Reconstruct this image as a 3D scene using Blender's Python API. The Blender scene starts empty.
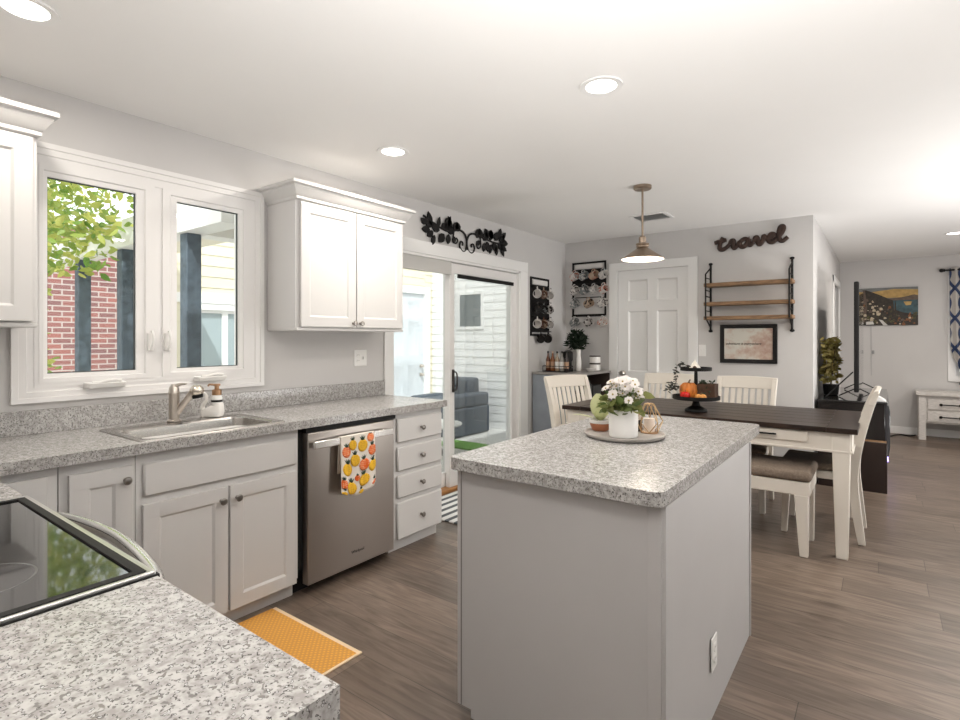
import bpy, bmesh, math, random
from mathutils import Vector, Matrix
random.seed(7)
S = bpy.context.scene
C = S.collection
PI = math.pi
R = math.radians

# ------------------------------------------------------------------ camera, world, sun, exposure
cd = bpy.data.cameras.new('camera')
cam = bpy.data.objects.new('camera', cd)
C.objects.link(cam)
cam.location = (0, 0, 1.335)
cam.rotation_euler = (R(90), 0, R(36.79))
cd.sensor_width = 36
cd.lens = 537.9/960*36
cd.shift_y = -21.9/960
cd.clip_start = 0.02
S.camera = cam

S.view_settings.view_transform = 'Standard'
S.view_settings.look = 'None'
S.view_settings.gamma = 1
S.view_settings.use_curve_mapping = False
S.view_settings.exposure = 0.12

w = bpy.data.worlds.new('world')
S.world = w
w.use_nodes = True
wn = w.node_tree.nodes
sky = wn.new('ShaderNodeTexSky')
sky.sky_type = 'HOSEK_WILKIE'
sky.sun_direction = (0.45, -0.35, 0.8)
sky.turbidity = 5
mixw = wn.new('ShaderNodeMix'); mixw.data_type = 'RGBA'
mixw.inputs[0].default_value = 0.75
w.node_tree.links.new(sky.outputs[0], mixw.inputs[6])
mixw.inputs[7].default_value = (1.0, 1.0, 1.0, 1)
w.node_tree.links.new(mixw.outputs[2], wn['Background'].inputs[0])
wn['Background'].inputs[1].default_value = 2.5

def lamp(name, kind, loc, energy, size=0.1, rot=(0, 0, 0), color=(1, 1, 1), size_y=None, spread=None, parent=None):
    d = bpy.data.lights.new(name, kind)
    d.energy = energy
    d.color = color
    if kind == 'AREA':
        d.size = size
        if size_y:
            d.shape = 'RECTANGLE'; d.size_y = size_y
        else:
            d.shape = 'DISK'
        if spread:
            d.spread = spread
    elif kind == 'SUN':
        d.angle = size
    else:
        d.shadow_soft_size = size
    o = bpy.data.objects.new(name, d)
    o.location = loc
    o.rotation_euler = rot
    C.objects.link(o)
    if parent:
        o.parent = parent
    return o

sun = lamp('sun', 'SUN', (0, 0, 8), 3.5, R(1.0))
sun.rotation_euler = Vector((-0.50, 0.42, -0.85)).to_track_quat('-Z', 'Y').to_euler()
# daylight coming in at the openings
for nm, loc, rot, sx, sy in (('portal_kitchen_window', (-3.16, 1.23, 1.62), (0, R(-90), 0), 1.0, 1.0), ('portal_sliding_door', (-3.16, 3.79, 1.0), (0, R(-90), 0), 2.0, 1.8),
                             ('portal_added_window', (3.42, 3.6, 1.45), (0, R(90), 0), 1.5, 3.0), ('portal_far_window', (1.49, 9.71, 1.46), (R(-90), 0, 0), 1.42, 1.27)):
    po = lamp(nm, 'AREA', loc, 1, sx, rot, (1, 1, 1), sy)
    po.data.cycles.is_portal = True
CAN_W = 5.5
# unseen fill lights added to brighten the ceiling, standing in for a flash
fl = lamp('bounce_fill', 'AREA', (0.35, -0.05, 1.02), 38, 0.5, (0, 0, 0), (1, 0.985, 0.965), 0.4, spread=R(105))
fl.rotation_euler = Vector((-0.35, 0.62, 0.95)).to_track_quat('-Z', 'Y').to_euler()
fl = lamp('bounce_fill_living', 'AREA', (1.9, 4.9, 0.45), 88, 1.0, (0, 0, 0), (1, 0.985, 0.97), 0.8)
fl.rotation_euler = Vector((-0.25, 0.0, 0.95)).to_track_quat('-Z', 'Y').to_euler()

# ------------------------------------------------------------------ materials
MATS = {}
def newmat(name):
    m = bpy.data.materials.new(name)
    m.use_nodes = True
    return m, m.node_tree.nodes, m.node_tree.links, m.node_tree.nodes['Principled BSDF']

def M(name, col, rough=0.5, metal=0.0, noise=0.0, scale=20, stretch=None, bump=0.0, coat=0.0, sheen=0.0, trans=0.0):
    if name in MATS:
        return MATS[name]
    m, n, l, b = newmat(name)
    b.inputs['Base Color'].default_value = (*col, 1)
    b.inputs['Roughness'].default_value = rough
    b.inputs['Metallic'].default_value = metal
    if coat:
        b.inputs['Coat Weight'].default_value = coat
        b.inputs['Coat Roughness'].default_value = 0.1
    if sheen:
        b.inputs['Sheen Weight'].default_value = sheen
    if trans:
        b.inputs['Transmission Weight'].default_value = trans
    if noise or bump:
        tc = n.new('ShaderNodeTexCoord')
        mp = n.new('ShaderNodeMapping')
        if stretch:
            mp.inputs['Scale'].default_value = stretch
        nz = n.new('ShaderNodeTexNoise')
        nz.inputs['Scale'].default_value = scale
        nz.inputs['Detail'].default_value = 5
        l.new(tc.outputs['Object'], mp.inputs[0])
        l.new(mp.outputs[0], nz.inputs['Vector'])
        if noise:
            rp = n.new('ShaderNodeValToRGB')
            rp.color_ramp.elements[0].position = 0.3
            rp.color_ramp.elements[1].position = 0.7
            rp.color_ramp.elements[0].color = (*[max(0, c*(1-noise)) for c in col], 1)
            rp.color_ramp.elements[1].color = (*[min(1, c*(1+noise)) for c in col], 1)
            l.new(nz.outputs[0], rp.inputs[0])
            l.new(rp.outputs[0], b.inputs['Base Color'])
        if bump:
            bp = n.new('ShaderNodeBump')
            bp.inputs['Strength'].default_value = bump
            bp.inputs['Distance'].default_value = 0.003
            l.new(nz.outputs[0], bp.inputs['Height'])
            l.new(bp.outputs[0], b.inputs['Normal'])
    MATS[name] = m
    return m

def emis(name, col, strength):
    m, n, l, b = newmat(name)
    b.inputs['Base Color'].default_value = (0.8, 0.8, 0.8, 1)
    b.inputs['Emission Color'].default_value = (*col, 1)
    b.inputs['Emission Strength'].default_value = strength
    return m

def glass_mat(name, tint=(1, 1, 1), refl=0.5):
    m, n, l, b = newmat(name)
    n.remove(b)
    t = n.new('ShaderNodeBsdfTransparent'); t.inputs[0].default_value = (*tint, 1)
    g = n.new('ShaderNodeBsdfGlossy'); g.inputs['Roughness'].default_value = 0.02
    lw = n.new('ShaderNodeFresnel'); lw.inputs['IOR'].default_value = 1.3
    mu = n.new('ShaderNodeMath'); mu.operation = 'MULTIPLY'; mu.inputs[1].default_value = refl
    mx = n.new('ShaderNodeMixShader')
    l.new(lw.outputs[0], mu.inputs[0]); l.new(mu.outputs[0], mx.inputs[0])
    l.new(t.outputs[0], mx.inputs[1]); l.new(g.outputs[0], mx.inputs[2])
    l.new(mx.outputs[0], n['Material Output'].inputs[0])
    return m

def granite():
    m, n, l, b = newmat('speckled_laminate')
    tc = n.new('ShaderNodeTexCoord')
    mp = n.new('ShaderNodeMapping')
    l.new(tc.outputs['Object'], mp.inputs[0])
    base = n.new('ShaderNodeTexNoise'); base.inputs['Scale'].default_value = 75; base.inputs['Detail'].default_value = 3
    l.new(mp.outputs[0], base.inputs['Vector'])
    r0 = n.new('ShaderNodeValToRGB')
    r0.color_ramp.elements[0].position = 0.36; r0.color_ramp.elements[0].color = (0.33, 0.315, 0.302, 1)
    r0.color_ramp.elements[1].position = 0.62; r0.color_ramp.elements[1].color = (0.53, 0.518, 0.507, 1)
    l.new(base.outputs[0], r0.inputs[0])
    cur = r0.outputs[0]
    for sc, lo, hi, col in ((130, 0.60, 0.67, (0.20, 0.19, 0.183)), (150, 0.605, 0.64, (0.05, 0.043, 0.04)), (105, 0.65, 0.70, (0.22, 0.205, 0.19)), (150, 0.66, 0.70, (0.54, 0.54, 0.535))):
        nz = n.new('ShaderNodeTexNoise'); nz.inputs['Scale'].default_value = sc; nz.inputs['Detail'].default_value = 1
        mp2 = n.new('ShaderNodeMapping'); mp2.inputs['Location'].default_value = (sc*0.37, sc*0.11, 3.1)
        l.new(tc.outputs['Object'], mp2.inputs[0]); l.new(mp2.outputs[0], nz.inputs['Vector'])
        rr = n.new('ShaderNodeMapRange'); rr.inputs[1].default_value = lo; rr.inputs[2].default_value = hi
        l.new(nz.outputs[0], rr.inputs[0])
        mx = n.new('ShaderNodeMix'); mx.data_type = 'RGBA'
        l.new(rr.outputs[0], mx.inputs[0]); l.new(cur, mx.inputs[6]); mx.inputs[7].default_value = (*col, 1)
        cur = mx.outputs[2]
    l.new(cur, b.inputs['Base Color'])
    b.inputs['Roughness'].default_value = 0.25
    return m

def floor_mat():
    m, n, l, b = newmat('grey_brown_planks')
    tc = n.new('ShaderNodeTexCoord')
    br = n.new('ShaderNodeTexBrick')
    br.inputs['Scale'].default_value = 1
    br.inputs['Brick Width'].default_value = 1.25
    br.inputs['Row Height'].default_value = 0.19
    br.inputs['Mortar Size'].default_value = 0.0016
    br.inputs['Mortar Smooth'].default_value = 0.2
    br.offset = 0.0
    br.inputs['Color1'].default_value = (0.72, 0.72, 0.72, 1)
    br.inputs['Color2'].default_value = (1.15, 1.15, 1.15, 1)
    br.inputs['Mortar'].default_value = (0.35, 0.35, 0.35, 1)
    sep = n.new('ShaderNodeSeparateXYZ'); l.new(tc.outputs['Object'], sep.inputs[0])
    dv = n.new('ShaderNodeMath'); dv.operation = 'DIVIDE'; dv.inputs[1].default_value = 0.19; l.new(sep.outputs[1], dv.inputs[0])
    fl_ = n.new('ShaderNodeMath'); fl_.operation = 'FLOOR'; l.new(dv.outputs[0], fl_.inputs[0])
    wn_ = n.new('ShaderNodeTexWhiteNoise'); wn_.noise_dimensions = '1D'; l.new(fl_.outputs[0], wn_.inputs['W'])
    ma = n.new('ShaderNodeMath'); ma.operation = 'MULTIPLY_ADD'; ma.inputs[1].default_value = 7.3; l.new(wn_.outputs[0], ma.inputs[0]); l.new(sep.outputs[0], ma.inputs[2])
    cb = n.new('ShaderNodeCombineXYZ'); l.new(ma.outputs[0], cb.inputs[0]); l.new(sep.outputs[1], cb.inputs[1])
    l.new(cb.outputs[0], br.inputs['Vector'])
    mp = n.new('ShaderNodeMapping'); mp.inputs['Scale'].default_value = (1.3, 12, 1)
    l.new(cb.outputs[0], mp.inputs[0])
    nz = n.new('ShaderNodeTexNoise'); nz.inputs['Scale'].default_value = 2.2; nz.inputs['Detail'].default_value = 8; nz.inputs['Distortion'].default_value = 1.6
    l.new(mp.outputs[0], nz.inputs['Vector'])
    rp = n.new('ShaderNodeValToRGB')
    rp.color_ramp.elements[0].position = 0.30; rp.color_ramp.elements[0].color = (0.112, 0.080, 0.060, 1)
    rp.color_ramp.elements[1].position = 0.68; rp.color_ramp.elements[1].color = (0.225, 0.172, 0.136, 1)
    l.new(nz.outputs[0], rp.inputs[0])
    mx = n.new('ShaderNodeMix'); mx.data_type = 'RGBA'; mx.blend_type = 'MULTIPLY'; mx.inputs[0].default_value = 1
    l.new(rp.outputs[0], mx.inputs[6]); l.new(br.outputs[0], mx.inputs[7])
    l.new(mx.outputs[2], b.inputs['Base Color'])
    b.inputs['Roughness'].default_value = 0.36
    bp = n.new('ShaderNodeBump'); bp.inputs['Strength'].default_value = 0.12; bp.inputs['Distance'].default_value = 0.002
    l.new(nz.outputs[0], bp.inputs['Height']); l.new(bp.outputs[0], b.inputs['Normal'])
    return m

def brick_mat():
    m, n, l, b = newmat('red_brick')
    tc = n.new('ShaderNodeTexCoord')
    sep = n.new('ShaderNodeSeparateXYZ'); cmb = n.new('ShaderNodeCombineXYZ')
    l.new(tc.outputs['Object'], sep.inputs[0])
    l.new(sep.outputs[1], cmb.inputs[0]); l.new(sep.outputs[2], cmb.inputs[1])
    br = n.new('ShaderNodeTexBrick')
    br.inputs['Scale'].default_value = 1
    br.inputs['Brick Width'].default_value = 0.215
    br.inputs['Row Height'].default_value = 0.074
    br.inputs['Mortar Size'].default_value = 0.009
    br.inputs['Color1'].default_value = (0.33, 0.13, 0.11, 1)
    br.inputs['Color2'].default_value = (0.20, 0.10, 0.10, 1)
    br.inputs['Mortar'].default_value = (0.46, 0.40, 0.37, 1)
    l.new(cmb.outputs[0], br.inputs['Vector'])
    l.new(br.outputs[0], b.inputs['Base Color'])
    b.inputs['Roughness'].default_value = 0.9
    return m

def leaf_mat(name, c1, c2):
    m, n, l, b = newmat(name)
    oi = n.new('ShaderNodeNewGeometry')
    rp = n.new('ShaderNodeValToRGB')
    rp.color_ramp.elements[0].color = (*c1, 1); rp.color_ramp.elements[1].color = (*c2, 1)
    l.new(oi.outputs['Random Per Island'], rp.inputs[0])
    l.new(rp.outputs[0], b.inputs['Base Color'])
    b.inputs['Roughness'].default_value = 0.5
    tr = n.new('ShaderNodeBsdfTranslucent'); l.new(rp.outputs[0], tr.inputs[0])
    mx = n.new('ShaderNodeMixShader'); mx.inputs[0].default_value = 0.45
    l.new(b.outputs[0], mx.inputs[1]); l.new(tr.outputs[0], mx.inputs[2])
    l.new(mx.outputs[0], n['Material Output'].inputs[0])
    return m

def wave_rug_mat(name, a, b_, scale, axis='Y'):
    m, n, l, b = newmat(name)
    tc = n.new('ShaderNodeTexCoord')
    wv = n.new('ShaderNodeTexWave'); wv.bands_direction = axis; wv.inputs['Scale'].default_value = scale
    l.new(tc.outputs['Object'], wv.inputs['Vector'])
    rp = n.new('ShaderNodeValToRGB'); rp.color_ramp.interpolation = 'CONSTANT'
    rp.color_ramp.elements[0].color = (*a, 1); rp.color_ramp.elements[1].color = (*b_, 1); rp.color_ramp.elements[1].position = 0.42
    l.new(wv.outputs[1], rp.inputs[0]); l.new(rp.outputs[0], b.inputs['Base Color'])
    b.inputs['Roughness'].default_value = 0.9
    return m

def weave_mat():
    m, n, l, b = newmat('yellow_weave')
    tc = n.new('ShaderNodeTexCoord')
    mp = n.new('ShaderNodeMapping'); mp.inputs['Rotation'].default_value = (0, 0, R(45))
    l.new(tc.outputs['Object'], mp.inputs[0])
    ck = n.new('ShaderNodeTexVoronoi'); ck.inputs['Scale'].default_value = 58; ck.inputs['Randomness'].default_value = 0.0
    l.new(mp.outputs[0], ck.inputs['Vector'])
    rp = n.new('ShaderNodeValToRGB')
    rp.color_ramp.elements[0].position = 0.42; rp.color_ramp.elements[0].color = (0.90, 0.46, 0.06, 1)
    rp.color_ramp.elements[1].position = 0.62; rp.color_ramp.elements[1].color = (0.62, 0.30, 0.07, 1)
    l.new(ck.outputs['Distance'], rp.inputs[0]); l.new(rp.outputs[0], b.inputs['Base Color'])
    bp = n.new('ShaderNodeBump'); bp.inputs['Strength'].default_value = 0.5; bp.inputs['Distance'].default_value = 0.004; bp.invert = True
    l.new(ck.outputs['Distance'], bp.inputs['Height']); l.new(bp.outputs[0], b.inputs['Normal'])
    b.inputs['Roughness'].default_value = 0.95
    return m

def steel_mat():
    m, n, l, b = newmat('brushed_steel')
    tc = n.new('ShaderNodeTexCoord')
    mp = n.new('ShaderNodeMapping'); mp.inputs['Scale'].default_value = (1, 160, 1.5)
    l.new(tc.outputs['Object'], mp.inputs[0])
    nz = n.new('ShaderNodeTexNoise'); nz.inputs['Scale'].default_value = 2.0; nz.inputs['Detail'].default_value = 4
    l.new(mp.outputs[0], nz.inputs['Vector'])
    rp = n.new('ShaderNodeMapRange'); rp.inputs[3].default_value = 0.30; rp.inputs[4].default_value = 0.40
    l.new(nz.outputs[0], rp.inputs[0]); l.new(rp.outputs[0], b.inputs['Roughness'])
    b.inputs['Base Color'].default_value = (0.43, 0.395, 0.365, 1)
    b.inputs['Metallic'].default_value = 1
    return m

def map_mat():
    m, n, l, b = newmat('vintage_map_print')
    tc = n.new('ShaderNodeTexCoord')
    nz = n.new('ShaderNodeTexNoise'); nz.inputs['Scale'].default_value = 4.6; nz.inputs['Detail'].default_value = 7; nz.inputs['Roughness'].default_value = 0.65
    mp = n.new('ShaderNodeMapping'); mp.inputs['Location'].default_value = (2.3, 0.4, 1.2)
    l.new(tc.outputs['Object'], mp.inputs[0]); l.new(mp.outputs[0], nz.inputs['Vector'])
    sep = n.new('ShaderNodeSeparateXYZ'); l.new(tc.outputs['Object'], sep.inputs[0])
    ad = n.new('ShaderNodeMath'); ad.operation = 'MULTIPLY_ADD'; ad.inputs[1].default_value = 0.55
    l.new(sep.outputs[0], ad.inputs[0]); l.new(nz.outputs[0], ad.inputs[2])
    rp = n.new('ShaderNodeValToRGB')
    e = rp.color_ramp.elements
    e[0].position = 0.44; e[0].color = (0.60, 0.58, 0.52, 1)
    e[1].position = 0.52; e[1].color = (0.52, 0.41, 0.34, 1)
    x = e.new(0.62); x.color = (0.40, 0.26, 0.21, 1)
    l.new(ad.outputs[0], rp.inputs[0]); l.new(rp.outputs[0], b.inputs['Base Color'])
    b.inputs['Roughness'].default_value = 0.35
    return m

def trellis_mat():
    m, n, l, b = newmat('trellis_curtain')
    tc = n.new('ShaderNodeTexCoord')
    sep = n.new('ShaderNodeSeparateXYZ'); l.new(tc.outputs['Object'], sep.inputs[0])
    def mth(op, a, bb):
        k = n.new('ShaderNodeMath'); k.operation = op
        for i, v in enumerate((a, bb)):
            if v is None: continue
            if isinstance(v, (int, float)): k.inputs[i].default_value = v
            else: l.new(v, k.inputs[i])
        return k.outputs[0]
    zz = mth('MULTIPLY', sep.outputs[2], 2*PI/0.8)
    s = mth('MULTIPLY', mth('SINE', zz, None), 0.09)
    d1 = mth('ABSOLUTE', mth('SUBTRACT', mth('PINGPONG', mth('ADD', sep.outputs[0], s), 0.14), 0.07), None)
    d2 = mth('ABSOLUTE', mth('SUBTRACT', mth('PINGPONG', mth('SUBTRACT', sep.outputs[0], s), 0.14), 0.07), None)
    mn = mth('MINIMUM', d1, d2)
    lt = mth('LESS_THAN', mn, 0.02)
    mx = n.new('ShaderNodeMix'); mx.data_type = 'RGBA'
    l.new(lt, mx.inputs[0])
    mx.inputs[6].default_value = (0.50, 0.47, 0.44, 1); mx.inputs[7].default_value = (0.03, 0.05, 0.12, 1)
    l.new(mx.outputs[2], b.inputs['Base Color'])
    b.inputs['Roughness'].default_value = 0.9
    return m

WALL = M('wall_paint', (0.60, 0.585, 0.575), 0.85, noise=0.015, scale=3)
CEIL = M('ceiling_paint', (0.86, 0.85, 0.835), 0.9, noise=0.01, scale=2)
TRIM = M('trim_white', (0.84, 0.835, 0.825), 0.45)
VINYL = M('vinyl_white', (0.80, 0.785, 0.775), 0.4)
CAB = M('cabinet_white', (0.65, 0.637, 0.625), 0.42)
ISL = M('island_paint', (0.50, 0.485, 0.48), 0.5, noise=0.02, scale=3)
GRAN = granite()
FLOOR = floor_mat()
STEEL = steel_mat()
NICKEL = M('brushed_nickel', (0.55, 0.50, 0.45), 0.3, 1.0)
CHROME = M('chrome', (0.8, 0.8, 0.8), 0.15, 1.0)
KNOB = M('pewter_knob', (0.30, 0.28, 0.26), 0.28, 1.0)
BLACK = M('black_paint', (0.008, 0.0075, 0.0075), 0.55)
BLACK.node_tree.nodes['Principled BSDF'].inputs['Specular IOR Level'].default_value = 0.25
IRON = M('black_iron', (0.010, 0.009, 0.009), 0.6)
IRON.node_tree.nodes['Principled BSDF'].inputs['Specular IOR Level'].default_value = 0.25
DARK = M('dark_void', (0.01, 0.01, 0.01), 0.8)
GLASS = glass_mat('window_glass', (0.97, 0.99, 0.98), 0.6)
BGLASS = M('black_glass', (0.012, 0.012, 0.013), 0.04, coat=0.5)
WHITEP = M('white_plastic', (0.82, 0.81, 0.79), 0.35)
CERAM = M('white_ceramic', (0.82, 0.80, 0.77), 0.25)
TTOP = M('dark_walnut', (0.030, 0.017, 0.012), 0.36, noise=0.6, scale=5, stretch=(1.2, 14, 6))
TTOP.node_tree.nodes['Principled BSDF'].inputs['Specular IOR Level'].default_value = 0.35
TWHITE = M('antique_white', (0.75, 0.70, 0.63), 0.45)
CUSH = M('taupe_fabric', (0.20, 0.155, 0.12), 0.95, noise=0.2, scale=90, bump=0.3)
WOODS = M('rustic_wood', (0.22, 0.125, 0.06), 0.6, noise=0.45, scale=6, stretch=(2, 20, 20))
SIGNW = M('dark_brown_wood', (0.032, 0.013, 0.007), 0.6, noise=0.4, scale=10)
TERRA = M('terracotta', (0.36, 0.13, 0.06), 0.7)
GOLD = M('antique_gold', (0.55, 0.38, 0.22), 0.35, 1.0)
ORANGE = M('pumpkin_orange', (0.62, 0.19, 0.025), 0.5, noise=0.2, scale=15)
REDAP = M('apple_red', (0.60, 0.02, 0.015), 0.25)
POST = M('slate_blue_post', (0.075, 0.10, 0.125), 0.7, noise=0.35, scale=25)
SOFA = M('slate_wicker', (0.05, 0.067, 0.088), 0.8, noise=0.2, scale=60, bump=0.3)
WLAP = M('white_siding', (0.82, 0.82, 0.81), 0.6)
CLAP = M('cream_siding', (0.70, 0.65, 0.50), 0.6)
SOFFIT = M('cream_soffit', (0.85, 0.80, 0.68), 0.7)
LEAF = leaf_mat('sunlit_leaves', (0.13, 0.26, 0.035), (0.55, 0.55, 0.14))
DLEAF = leaf_mat('dark_leaves', (0.01, 0.025, 0.012), (0.02, 0.04, 0.02))
GLEAF = leaf_mat('plant_leaves', (0.07, 0.13, 0.03), (0.30, 0.30, 0.11))
YLEAF = leaf_mat('golden_leaves', (0.22, 0.20, 0.04), (0.50, 0.40, 0.16))
PETAL = leaf_mat('white_petals', (0.85, 0.80, 0.78), (0.92, 0.88, 0.86))
BARK = M('bark', (0.10, 0.07, 0.045), 0.9, noise=0.3, scale=20)

# ------------------------------------------------------------------ mesh helpers
class MB:
    def __init__(self):
        self.bm = bmesh.new()
    def face(self, pts):
        vs = [self.bm.verts.new(p) for p in pts]
        try:
            return self.bm.faces.new(vs)
        except ValueError:
            return None
    def box(self, x0, x1, y0, y1, z0, z1):
        v = [self.bm.verts.new(p) for p in ((x0,y0,z0),(x1,y0,z0),(x1,y1,z0),(x0,y1,z0),(x0,y0,z1),(x1,y0,z1),(x1,y1,z1),(x0,y1,z1))]
        for f in ((0,3,2,1),(4,5,6,7),(0,1,5,4),(1,2,6,5),(2,3,7,6),(3,0,4,7)):
            self.bm.faces.new([v[i] for i in f])
        return self
    def hexa(self, bot, top):
        v = [self.bm.verts.new(p) for p in list(bot)+list(top)]
        for f in ((0,3,2,1),(4,5,6,7),(0,1,5,4),(1,2,6,5),(2,3,7,6),(3,0,4,7)):
            self.bm.faces.new([v[i] for i in f])
        return self
    def taper(self, cx, cy, z0, z1, a0, a1, b0=None, b1=None, dx=0, dy=0):
        b0 = b0 or a0; b1 = b1 or a1
        def r(x, y, z, a, b): return [(x-a/2,y-b/2,z),(x+a/2,y-b/2,z),(x+a/2,y+b/2,z),(x-a/2,y+b/2,z)]
        return self.hexa(r(cx+dx, cy+dy, z0, a0, b0), r(cx, cy, z1, a1, b1))
    def rings(self, rings, cap0=True, cap1=True, closed=False):
        vs = [[self.bm.verts.new(p) for p in r] for r in rings]
        n = len(vs[0])
        pairs = list(zip(vs[:-1], vs[1:]))
        if closed: pairs.append((vs[-1], vs[0]))
        for a, b in pairs:
            for i in range(n):
                j = (i+1) % n
                self.bm.faces.new((a[i], a[j], b[j], b[i]))
        if not closed:
            if cap0: self.bm.faces.new(list(reversed(vs[0])))
            if cap1: self.bm.faces.new(vs[-1])
        return self
    def lathe(self, prof, c=(0,0,0), seg=24, axis=(0,0,1), cap0=True, cap1=True, lob=None):
        q = Vector((0,0,1)).rotation_difference(Vector(axis).normalized())
        rs = []
        for r, z in prof:
            r = max(r, 1e-4)
            ring = []
            for i in range(seg):
                a = 2*PI*i/seg
                k = 1 if not lob else 1-lob[1]*abs(math.cos(a*lob[0]/2))**6
                p = q @ Vector((r*k*math.cos(a), r*k*math.sin(a), z))
                ring.append(Vector(c)+p)
            rs.append(ring)
        return self.rings(rs, cap0, cap1)
    def cyl(self, p0, p1, r0, r1=None, seg=16):
        r1 = r0 if r1 is None else r1
        p0 = Vector(p0); p1 = Vector(p1)
        d = p1-p0
        return self.lathe([(r0,0),(r1,d.length)], p0, seg, d)
    def ball(self, c, r, seg=16, rings=10, lob=None, axis=(0,0,1)):
        if not hasattr(r, '__len__'): r = (r, r)
        prof = [(r[0]*math.sin(PI*i/rings), -r[1]*math.cos(PI*i/rings)) for i in range(rings+1)]
        return self.lathe(prof, c, seg, axis, lob=lob)
    def tube(self, pts, r, seg=8, closed=False, flat=None):
        pts = [Vector(p) for p in pts]
        n = len(pts)
        rr = r if hasattr(r, '__len__') else [r]*n
        rs = []
        up = None
        for i, p in enumerate(pts):
            if closed:
                t = pts[(i+1) % n]-pts[i-1]
            else:
                t = pts[min(i+1, n-1)]-pts[max(i-1, 0)]
            t.normalize()
            if up is None:
                up = Vector((0,0,1)) if abs(t.z) < 0.9 else Vector((1,0,0))
            up = (up - t*up.dot(t)).normalized()
            s = t.cross(up)
            ring = []
            for k in range(seg):
                a = 2*PI*k/seg
                o = up*math.cos(a)*rr[i]+s*math.sin(a)*rr[i]
                if flat:
                    fa, fs = flat
                    o[fa] *= fs
                ring.append(p+o)
            rs.append(ring)
        return self.rings(rs, closed=closed)
    def prism(self, pts, z0, z1, f=lambda x, y, z: (x, y, z)):
        a = [self.bm.verts.new(f(x, y, z0)) for x, y in pts]
        b = [self.bm.verts.new(f(x, y, z1)) for x, y in pts]
        n = len(pts)
        self.bm.faces.new(list(reversed(a))); self.bm.faces.new(b)
        for i in range(n):
            j = (i+1) % n
            self.bm.faces.new((a[i], a[j], b[j], b[i]))
        return self
    def panel(self, o, u, v, n_, w, h, t, rects, rec=0.008, slope=0.008):
        # slab with recessed panels: o = lower corner on the FRONT plane, u, v, n unit vectors, rects = list of (u0,u1,v0,v1), grid-aligned
        o = Vector(o); u = Vector(u); v = Vector(v); n_ = Vector(n_)
        P = lambda a, b, d: o+u*a+v*b+n_*d
        us = sorted({0, w, *[r[0] for r in rects], *[r[1] for r in rects]})
        vs = sorted({0, h, *[r[2] for r in rects], *[r[3] for r in rects]})
        g = {}
        def V(a, b):
            if (a, b) not in g: g[(a, b)] = self.bm.verts.new(P(a, b, 0))
            return g[(a, b)]
        for i in range(len(us)-1):
            for j in range(len(vs)-1):
                a0, a1, b0, b1 = us[i], us[i+1], vs[j], vs[j+1]
                inside = any(r[0] <= a0+1e-6 and r[1] >= a1-1e-6 and r[2] <= b0+1e-6 and r[3] >= b1-1e-6 for r in rects)
                if not inside:
                    self.bm.faces.new((V(a0,b0), V(a1,b0), V(a1,b1), V(a0,b1)))
        for r in rects:
            au = [x for x in us if r[0] <= x <= r[1]]; av = [x for x in vs if r[2] <= x <= r[3]]
            loop = [(x, r[2]) for x in au] + [(r[1], y) for y in av[1:]] + [(x, r[3]) for x in reversed(au[:-1])] + [(r[0], y) for y in reversed(av[1:-1])]
            L = [V(*q) for q in loop]
            def ins(q):
                return (min(max(q[0], r[0]+slope), r[1]-slope), min(max(q[1], r[2]+slope), r[3]-slope))
            K = [self.bm.verts.new(P(*ins(q), -rec)) for q in loop]
            m = len(L)
            for i in range(m):
                j = (i+1) % m
                self.bm.faces.new((L[i], L[j], K[j], K[i]))
            self.bm.faces.new(K)
        # sides and back
        loop = [(x, 0) for x in us] + [(w, y) for y in vs[1:]] + [(x, h) for x in reversed(us[:-1])] + [(0, y) for y in reversed(vs[1:-1])]
        L = [V(*q) for q in loop]
        K = [self.bm.verts.new(P(*q, -t)) for q in loop]
        m = len(L)
        for i in range(m):
            j = (i+1) % m
            self.bm.faces.new((L[j], L[i], K[i], K[j]))
        self.bm.faces.new(list(reversed(K)))
        return self
    def frame(self, o, u, v, n_, w, h, b, t, steps=((0, 0),)):
        # picture-frame ring; b = border width (number or l,r,bottom,top)
        o = Vector(o); u = Vector(u); v = Vector(v); n_ = Vector(n_)
        bl, br_, bb, bt = b if hasattr(b, '__len__') else (b, b, b, b)
        P = lambda a, c, d: o+u*a+v*c+n_*d
        def rect(k, d):
            return [P(bl*k, bb*k, d), P(w-br_*k, bb*k, d), P(w-br_*k, h-bt*k, d), P(bl*k, h-bt*k, d)]
        seq = [rect(0, -t), rect(0, 0)]
        for k, d in steps:
            if k > 0: seq.append(rect(k, d))
        seq += [rect(1, steps[-1][1] if steps[-1][0] > 0 else 0), rect(1, -t)]
        rings = [[self.bm.verts.new(p) for p in r] for r in seq]
        for a, c in zip(rings, rings[1:]+rings[:1]):
            for i in range(4):
                j = (i+1) % 4
                self.bm.faces.new((a[i], a[j], c[j], c[i]))
        return self

def root_of(o):
    while o.parent: o = o.parent
    return o

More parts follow.
